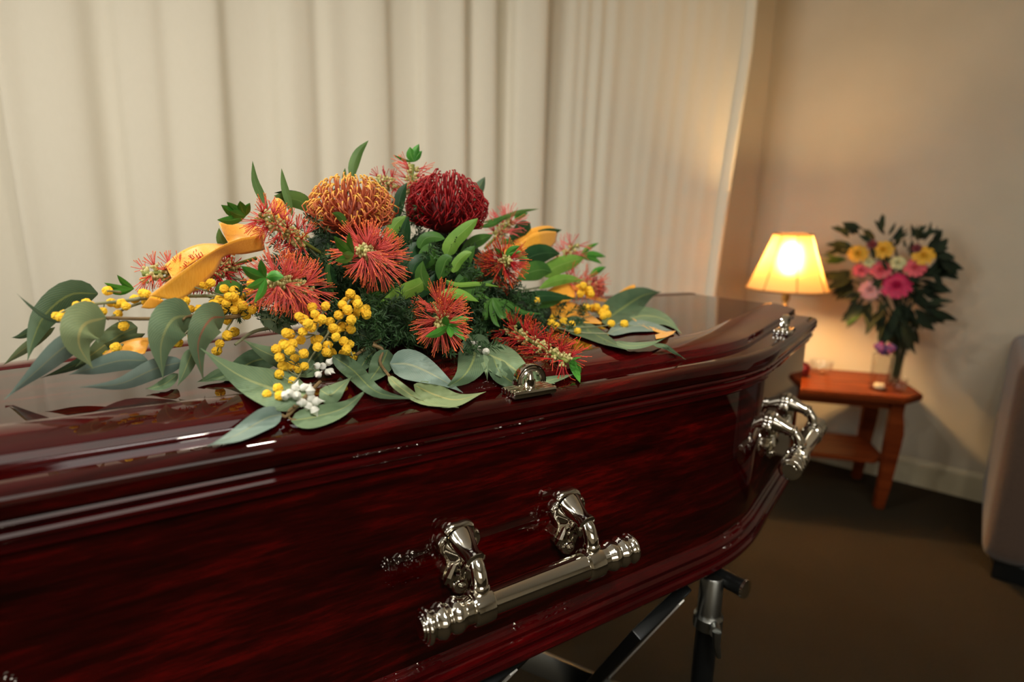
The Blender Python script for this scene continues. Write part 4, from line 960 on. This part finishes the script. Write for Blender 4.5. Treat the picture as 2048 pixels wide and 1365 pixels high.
bm = bmesh.new(); box(bm, (0, .165, ZTAB - .058), (.58, .02, .055), .003); box(bm, (0, -.150, ZTAB - .050), (.58, .018, .038), .003); bm_obj('apron', bm, MT['oak'], table)

# ------------------------------------------------------------------ lamp
LXY = np.array([1.203, 2.590])
def zat(x, y, Q):
    d = ray(x, y); t = ((Q - CAM[:2]) @ d[:2]) / (d[:2] @ d[:2]); return (CAM + d * t)[2]
zt_, zb_ = zat(1580, 469, LXY), zat(1577, 579, LXY); lk = depth(np.array([*LXY, 1.0])) / F
rt_, rb_ = 36 * lk, 78 * lk
lamp = empty('table_lamp', (LXY[0], LXY[1], ZTAB)); tag(lamp, 'lit table lamp with pleated amber shade on the orange timber table', 'lamp')
def ll(z): return z - ZTAB
m = Mat('lamp_shade_cloth'); m.set(Base_Color=srgb(244, 206, 140), Roughness=.9, Specular_IOR_Level=.1)
tr = m.n('ShaderNodeBsdfTranslucent'); tr.inputs[0].default_value = srgb(255, 186, 92); mx = m.n('ShaderNodeMixShader'); mx.inputs[0].default_value = .045
rf = m.n('ShaderNodeBsdfRefraction'); rf.inputs['Color'].default_value = srgb(255, 214, 140); rf.inputs['Roughness'].default_value = .95; rf.inputs['IOR'].default_value = 1.3
mx2 = m.n('ShaderNodeMixShader'); mx2.inputs[0].default_value = .09
m.l(m.b.outputs[0], mx.inputs[1]); m.l(tr.outputs[0], mx.inputs[2]); m.l(mx.outputs[0], mx2.inputs[1]); m.l(rf.outputs[0], mx2.inputs[2])
m.l(mx2.outputs[0], m.t.nodes['Material Output'].inputs[0]); MT['shade'] = m.m
MT['shade_trim'] = mottled('shade_trim', srgb(150, 104, 52), srgb(170, 122, 66), 80, .8)
m = Mat('brass'); m.set(Base_Color=srgb(214, 170, 96), Metallic=1.0, Roughness=.22); MT['brass'] = m.m
vs, fs = [], []; NS = 96; NV = 12
for i in range(NV + 1):
    t = i / NV; r = rb_ + (rt_ - rb_) * (t ** .92); z = ll(zb_ + (zt_ - zb_) * t)
    for j in range(NS):
        a = 2 * math.pi * j / NS; seg_ = (a + .2) % (math.pi / 4) / (math.pi / 4)
        rr = r * (1 - .035 * math.sin(math.pi * seg_)); vs.append((rr * math.cos(a), rr * math.sin(a), z))
for i in range(NV):
    for j in range(NS): A = i * NS + j; B = i * NS + (j + 1) % NS; fs.append((A, B, B + NS, A + NS))
shade = mesh_obj('lamp_shade', vs, fs, MT['shade'], lamp)
for k in range(8):
    a = k * math.pi / 4 - .2
    G().tube([(rb_ * 1.004 * math.cos(a), rb_ * 1.004 * math.sin(a), ll(zb_)), (((rb_ + rt_) / 2 - .001) * math.cos(a), ((rb_ + rt_) / 2 - .001) * math.sin(a), ll((zb_ + zt_) / 2)), (rt_ * 1.008 * math.cos(a), rt_ * 1.008 * math.sin(a), ll(zt_))], .0022, 6).obj('shade_rib', MT['shade_trim'], shade)
for r, z, nm in ((rb_, zb_, 'bottom_trim'), (rt_, zt_, 'top_trim')):
    g = G().tube([(r * 1.003 * math.cos(q), r * 1.003 * math.sin(q), ll(z)) for q in np.linspace(0, 2 * math.pi, 49)], .0045, 8, cap=False); g.obj(nm, MT['shade_trim'], shade)
G().lathe((0, 0, 0), (0, 0, 1), [(.075, 0), (.075, .012), (.066, .018), (.030, .026), (.018, .040), (.016, .06), (.030, .075), (.046, .10), (.054, .13), (.050, .16), (.036, .19), (.022, .215), (.016, .23), (.024, .24), (.024, .252), (.014, .262)], 32).obj('lamp_base', MT['oak'], lamp, label='turned orange timber base')
g = G().lathe((0, 0, 0), (0, 0, 1), [(.014, .262), (.014, .29), (.022, .295), (.024, .305), (.018, .315), (.011, .325), (.011, .345), (.017, .35), (.017, .385), (.012, .39)], 24)
g.obj('socket', MT['brass'], lamp)
m = Mat('bulb_glow'); m.set(Base_Color=srgb(255, 240, 210), Emission_Color=(1.0, .62, .27, 1), Emission_Strength=840.0); MT['bulb'] = m.m
zbulb = zb_ + .56 * (zt_ - zb_)
G().blob((0, 0, ll(zbulb)), (.026, .026, .062), 16, 10).obj('bulb', MT['bulb'], lamp)
sp_ = ll(zt_) - .004
g = G()
for k in range(3):
    a = k * 2.094; g.tube([(0, 0, sp_), (rt_ * math.cos(a), rt_ * math.sin(a), sp_)], .0018, 6)
g.obj('shade_spider', MT['brass'], lamp)

# ------------------------------------------------------------------ vase with bouquet
m = Mat('clear_glass'); gl = m.n('ShaderNodeBsdfGlossy'); gl.inputs['Roughness'].default_value = .03; tp = m.n('ShaderNodeBsdfTransparent'); tp.inputs[0].default_value = (.95, .96, .95, 1)
lw = m.n('ShaderNodeLayerWeight'); lw.inputs[0].default_value = .5; fr_ = m.math('MULTIPLY_ADD', m.math('POWER', lw.outputs['Facing'], 2.0), .8, .10); mx = m.n('ShaderNodeMixShader'); m.l(fr_, mx.inputs[0]); m.l(tp.outputs[0], mx.inputs[1]); m.l(gl.outputs[0], mx.inputs[2])
m.l(mx.outputs[0], m.t.nodes['Material Output'].inputs[0]); MT['glass'] = m.m
def ontab(x, y): return onz(x, y, ZTAB)
def glass_pot(name, p, prof, parent_label, cat, n=28):
    o = empty(name, tuple(p)); tag(o, parent_label, cat)
    G().lathe((0, 0, 0), (0, 0, 1), [(.0008, 0)] + prof, n, cap=False).obj('glass', MT['glass'], o, sharp=None)
    r, z = prof[-1]
    G().tube([(r * math.cos(q), r * math.sin(q), z) for q in np.linspace(0, 2 * math.pi, 33)], .0013, 6, cap=False).obj('rim', MT['glass'], o, sharp=None); return o
VP = ontab(1786, 771)
glass_pot('glass_vase', VP, [(.030, 0), (.031, .004), (.028, .06), (.027, .12), (.031, .18), (.040, .235), (.048, .262)], 'tall clear flared glass vase on the end table holding the mixed bouquet', 'vase')
bq = empty('bouquet', (VP[0], VP[1], VP[2] + .012)); tag(bq, 'mixed bouquet of pink and yellow flowers with dark foliage in the glass vase', 'bouquet')
BO = np.array(bq.location)
VQ = np.array([VP[0], VP[1]])
toC = np.array([-VP[0], -VP[1], 0.0]); toC /= np.linalg.norm(toC); sideV = np.array([-toC[1], toC[0], 0.0])
def B3(x, y, fwd): # pixel at the vase's distance, moved fwd metres towards the room
    n_ = toC; P = np.array([*VQ, 0.0]) + toC * fwd; d = ray(x, y); return CAM + d * (((P - CAM) @ n_) / (d @ n_))
MT['bq_leaf'] = mottled('bouquet_leaf', srgb(13, 27, 9), srgb(25, 43, 15), 30, .9)
MT['bq_leaf2'] = mottled('bouquet_leaf_bright', srgb(52, 82, 28), srgb(74, 104, 40), 30, .5)
# stems
tops = [(1716, 508), (1766, 500), (1847, 512), (1722, 540), (1762, 540), (1830, 535), (1796, 525), (1793, 572), (1740, 580), (1700, 560), (1860, 570), (1780, 480)]
for i, (x, y) in enumerate(tops):
    a = i * .9; r0 = .014; P0 = np.array([r0 * math.cos(a), r0 * math.sin(a), .0]); T_ = B3(x, y, .0) - BO
    nk = np.array([.018 * math.cos(a + .4), .018 * math.sin(a + .4), .22])
    G().tube(catmull([P0, nk, T_ * np.array([.6, .6, .8]) + nk * .2, T_], 9), .0042, 6).obj('stem', MT['bq_leaf'], bq)
def bq_leaf(p, d, ln, wd, mat):
    d = d / np.linalg.norm(d); s_ = np.cross(d, toC * .8 + np.array([rnd.gauss(0, .5), rnd.gauss(0, .5), rnd.gauss(0, .5)])); s_ /= np.linalg.norm(s_); nn = np.cross(s_, d)
    vs, fs = [], []; n = 7
    for i in range(n):
        t = i / (n - 1); w_ = wd / 2 * max(.04, math.sin(math.pi * t ** .85)); c = p + d * ln * t - nn * ln * .18 * t * t
        for u in (-1, 0, 1): vs.append(c + s_ * u * w_ + nn * abs(u) * w_ * .3)
    for i in range(n - 1):
        for j in range(2): A = i * 3 + j; fs.append((A, A + 1, A + 4, A + 3))
    return mesh_obj('leaf', vs, fs, MT[mat], bq)
LF_ = [(1700, 470, -20, -14), (1724, 464, -26, -4), (1768, 466, -8, -26), (1785, 478, 22, -14), (1828, 482, -6, -24), (1840, 480, 18, -22), (1866, 505, 34, -14), (1872, 515, 40, 12), (1860, 495, 20, -24), (1690, 520, -34, 2), (1695, 550, -36, 16), (1700, 565, -34, 20), (1720, 590, -20, 16),
       (1720, 612, -30, 26), (1735, 610, -8, 30), (1850, 575, 44, 10), (1845, 560, 40, -8), (1855, 612, 44, 4), (1845, 622, 30, 22), (1830, 625, 22, 34), (1790, 620, 4, 40), (1765, 618, -6, 40), (1810, 610, 18, 36), (1745, 475, -10, -18), (1800, 490, 6, -18), (1815, 505, 8, -20),
       (1870, 540, 26, 16), (1690, 490, -28, 6), (1770, 600, -4, 24), (1830, 590, 30, 20), (1812, 560, 30, 10), (1760, 560, -14, 20), (1780, 540, 2, -22), (1840, 545, 26, 6), (1705, 500, -24, -10), (1750, 520, -4, -20), (1783, 640, -10, 40), (1795, 640, 6, 44), (1788, 640, 2, 56)]
for i, (x, y, dx, dy) in enumerate(LF_):
    for k in range(5):
        p = B3(x + rnd.uniform(-9, 9), y + rnd.uniform(-9, 9), rnd.uniform(-.05, .09) if x > 1710 else rnd.uniform(-.09, -.04)); ang = rnd.uniform(-.55, .55); ca, sa = math.cos(ang), math.sin(ang)
        dv = RT * (dx * ca - dy * sa) - UP * (dx * sa + dy * ca); ln = math.hypot(dx, dy) * lk * rnd.uniform(.85, 1.45)
        bq_leaf(p - BO, dv + toC * (rnd.uniform(-8, 14) if x > 1710 else -8), ln, ln * rnd.uniform(.24, .42), 'bq_leaf2' if (i == 9 or (i == 13 and k == 0)) else 'bq_leaf')
def bq_flower(name, x, y, rpx, c1, c2, layers=5, petals=11, lab=None):
    P = B3(x, y, .07) - BO; R = rpx * lk; ax = toC * .85 + np.array([0, 0, .45]); ax = ax / np.linalg.norm(ax); t, a, b = frame_of(ax)
    mt = mottled(name + '_petal', c1, c2, 60, .6); g = G()
    g.blob(P - t * R * .35, (R * .45, R * .45, R * .5), 10, 6)
    for l_ in range(layers):
        f = l_ / max(1, layers - 1); rr = R * (1.0 - .62 * f); lift = R * (.05 + .55 * f); el = .25 + 1.0 * f
        for k in range(petals):
            th = 2 * math.pi * (k + .5 * (l_ % 2)) / petals + rnd.uniform(-.12, .12); rad = a * math.cos(th) + b * math.sin(th); tan = -a * math.sin(th) + b * math.cos(th)
            base_ = len(g.v); w_ = rr * 2.6 / petals
            for i in range(4):
                u = i / 3; c = P + rad * rr * u * math.cos(el * u * .8) + t * (lift * (.4 + .6 * u) - R * .2 + rr * .25 * math.sin(u * 2.2))
                ww = w_ * (.35 + .65 * u) * (1.0 if i < 3 else .8)
                for s_ in (-1, 0, 1): g.v.append(c + tan * s_ * ww + t * (.06 * R * (abs(s_) if i < 3 else -abs(s_)) + rnd.uniform(-.02, .02) * R)); g.c.append((1, 1, 1))
            for i in range(3):
                for j in range(2): A = base_ + i * 3 + j; g.f.append((A, A + 1, A + 4, A + 3))
    return g.obj(name, mt, bq, sharp=None, label=lab)
for (x, y, r) in ((1716, 508, 19), (1766, 500, 19), (1847, 512, 19)): bq_flower('yellow_flower', x, y, r, srgb(196, 142, 20), srgb(220, 166, 40))
for (x, y, r) in ((1722, 541, 15), (1762, 540, 19), (1830, 536, 19)): bq_flower('pink_flower', x, y, r, srgb(190, 62, 76), srgb(210, 88, 96))
for (x, y, r) in ((1796, 526, 14), (1737, 524, 11)): bq_flower('cream_flower', x, y, r, srgb(178, 172, 116), srgb(200, 194, 142))
bq_flower('magenta_flower', 1793, 572, 27, srgb(172, 14, 66), srgb(196, 28, 84), 6, 13, 'largest bloom, deep magenta')
bq_flower('pale_pink_flower', 1740, 580, 20, srgb(196, 130, 130), srgb(214, 152, 148))
for (x, y, r) in ((1744, 489, 10), (1833, 497, 9)): bq_flower('dark_red_flower', x, y, r, srgb(84, 16, 26), srgb(112, 26, 36), 3, 8)

# ------------------------------------------------------------------ little glass things on the table
GP = ontab(1757, 779)
tum = glass_pot('tealight_glass', GP, [(.036, 0), (.037, .004), (.039, .08), (.041, .125), (.041, .15)], 'clear straight glass candle holder with a butterfly on its rim on the table', 'candle holder')
MT['wax'] = mottled('candle_wax', srgb(236, 220, 180), srgb(246, 232, 196), 30, .5)
cn = empty('candle', (GP[0], GP[1], GP[2] + .0085)); tag(cn, 'small pale candle inside the glass with the butterfly', 'candle')
G().lathe((0, 0, 0), (0, 0, 1), [(.019, 0), (.019, .014), (.017, .016), (.003, .0155)], 20).obj('wax', MT['wax'], cn)
G().tube([(0, 0, .015), (.0005, 0, .024)], .0009, 6).obj('wick', MT['blackmetal'], cn)
m = Mat('butterfly_wing'); v = m.coords(); m.base(m.ramp(m.noise(v, 70, 2), [(0.35, srgb(60, 26, 84)), (0.55, srgb(96, 34, 92)), (0.68, srgb(176, 46, 70))])); m.set(Roughness=.5); MT['wing'] = m.m
bf = empty('butterfly_ornament', (GP[0], GP[1], GP[2] + .150)); tag(bf, 'small purple and red butterfly ornament perched on the glass candle holder', 'ornament')
g = G().tube([(.0, -.036, -.002), (.0, -.03, .006), (0, -.008, .016), (0, .006, .02)], [.0025, .004, .0045, .002], 8); g.obj('body', MT['blackmetal'], bf)
for s_ in (1, -1):
    for (rx, rz, ox, oz) in ((.025, .025, .020, .032), (.016, .013, .014, .011)):
        vs = [sideV * (s_ * ox * 0.2) + np.array([0, 0, oz * .35 + .006])]; fs = []
        for k in range(18):
            a = 2 * math.pi * k / 18; q = 1 + .16 * math.cos(3 * a + .5); X = ox + rx * math.cos(a) * q; Z = oz + rz * math.sin(a) * q * (.9 if s_ > 0 else 1.0)
            vs.append(sideV * (s_ * X * .85) + toC * (.012 + .25 * X) + np.array([0, 0, Z * .9 + X * .25]))
        fs = [(0, 1 + k, 1 + (k + 1) % 18) for k in range(18)]
        o = mesh_obj('wing', vs, fs, MT['wing'], bf); md = o.modifiers.new('thick', 'SOLIDIFY'); md.thickness = .001
g = G().tube([(0, -.008, .012), (0, -.003, .0), (0, .0, -.001)], .0015, 6)
# three thin wire feet to the rim
for a in (0.6, 2.6, 4.7): g.tube([(0, -.012, .012), (.040 * math.cos(a), .040 * math.sin(a), .0012)], .0012, 6)
g.obj('wire_feet', MT['satin'], bf)
GP2 = ontab(1797, 782)
glass_pot('small_glass', GP2, [(.022, 0), (.024, .004), (.027, .030), (.029, .052)], 'tiny empty clear glass in front of the vase at the table corner', 'glass')
GP3 = ontab(1640, 748)
glass_pot('glass_bowl', GP3, [(.030, 0), (.034, .004), (.046, .030), (.050, .060)], 'low clear glass bowl on the table beside the coffin end', 'bowl')
GP4 = ontab(1603, 752)
rp = empty('dark_red_pot', tuple(GP4)); tag(rp, 'small dark red pot on the table half hidden behind the coffin end', 'pot')
MT['darkred'] = mottled('dark_red_glaze', srgb(70, 14, 14), srgb(96, 22, 20), 40, .3)
G().lathe((0, 0, 0), (0, 0, 1), [(.026, 0), (.030, .004), (.034, .03), (.032, .048), (.026, .056), (.028, .060), (.024, .060), (.023, .010), (.001, .009)], 24).obj('pot_body', MT['darkred'], rp)

# ------------------------------------------------------------------ armchair at the right edge
m = Mat('armchair_fabric'); v = m.coords(); wv = m.noise(m.coords((1, 1, 1)), 420, 2, .6)
m.base(m.ramp(wv, [(0.3, srgb(58, 44, 36)), (0.7, srgb(84, 67, 55))])); m.set(Roughness=.85, Sheen_Weight=.3, Specular_IOR_Level=.2); m.bump(wv, .3, .002); MT['chair'] = m.m
CA = math.radians(-38)
ch = empty('armchair', (2.160, 1.885, 0), CA); tag(ch, 'beige fabric tub armchair with dark plinth cut by the right picture edge', 'armchair')
def rbox(name, c, s, bev, mat, seg=5, parent=None):
    bm = bmesh.new(); box(bm, c, s, bev, None, seg); return bm_obj(name, bm, MT[mat], parent or ch)
ARMX = .355
rbox('outer_back', (0, .30, .425), (.78, .14, .71), .06, 'chair')
rbox('arm', (-.32, -.02, .425), (.14, .66, .71), .06, 'chair'); rbox('arm', (.32, -.02, .425), (.14, .66, .71), .06, 'chair')
rbox('seat_cushion', (0, -.05, .37), (.50, .58, .16), .04, 'chair'); rbox('seat_base', (0, -.02, .20), (.50, .60, .20), .02, 'chair')
rbox('plinth', (0, 0, .035), (.70, .62, .07), .008, 'blackmetal')
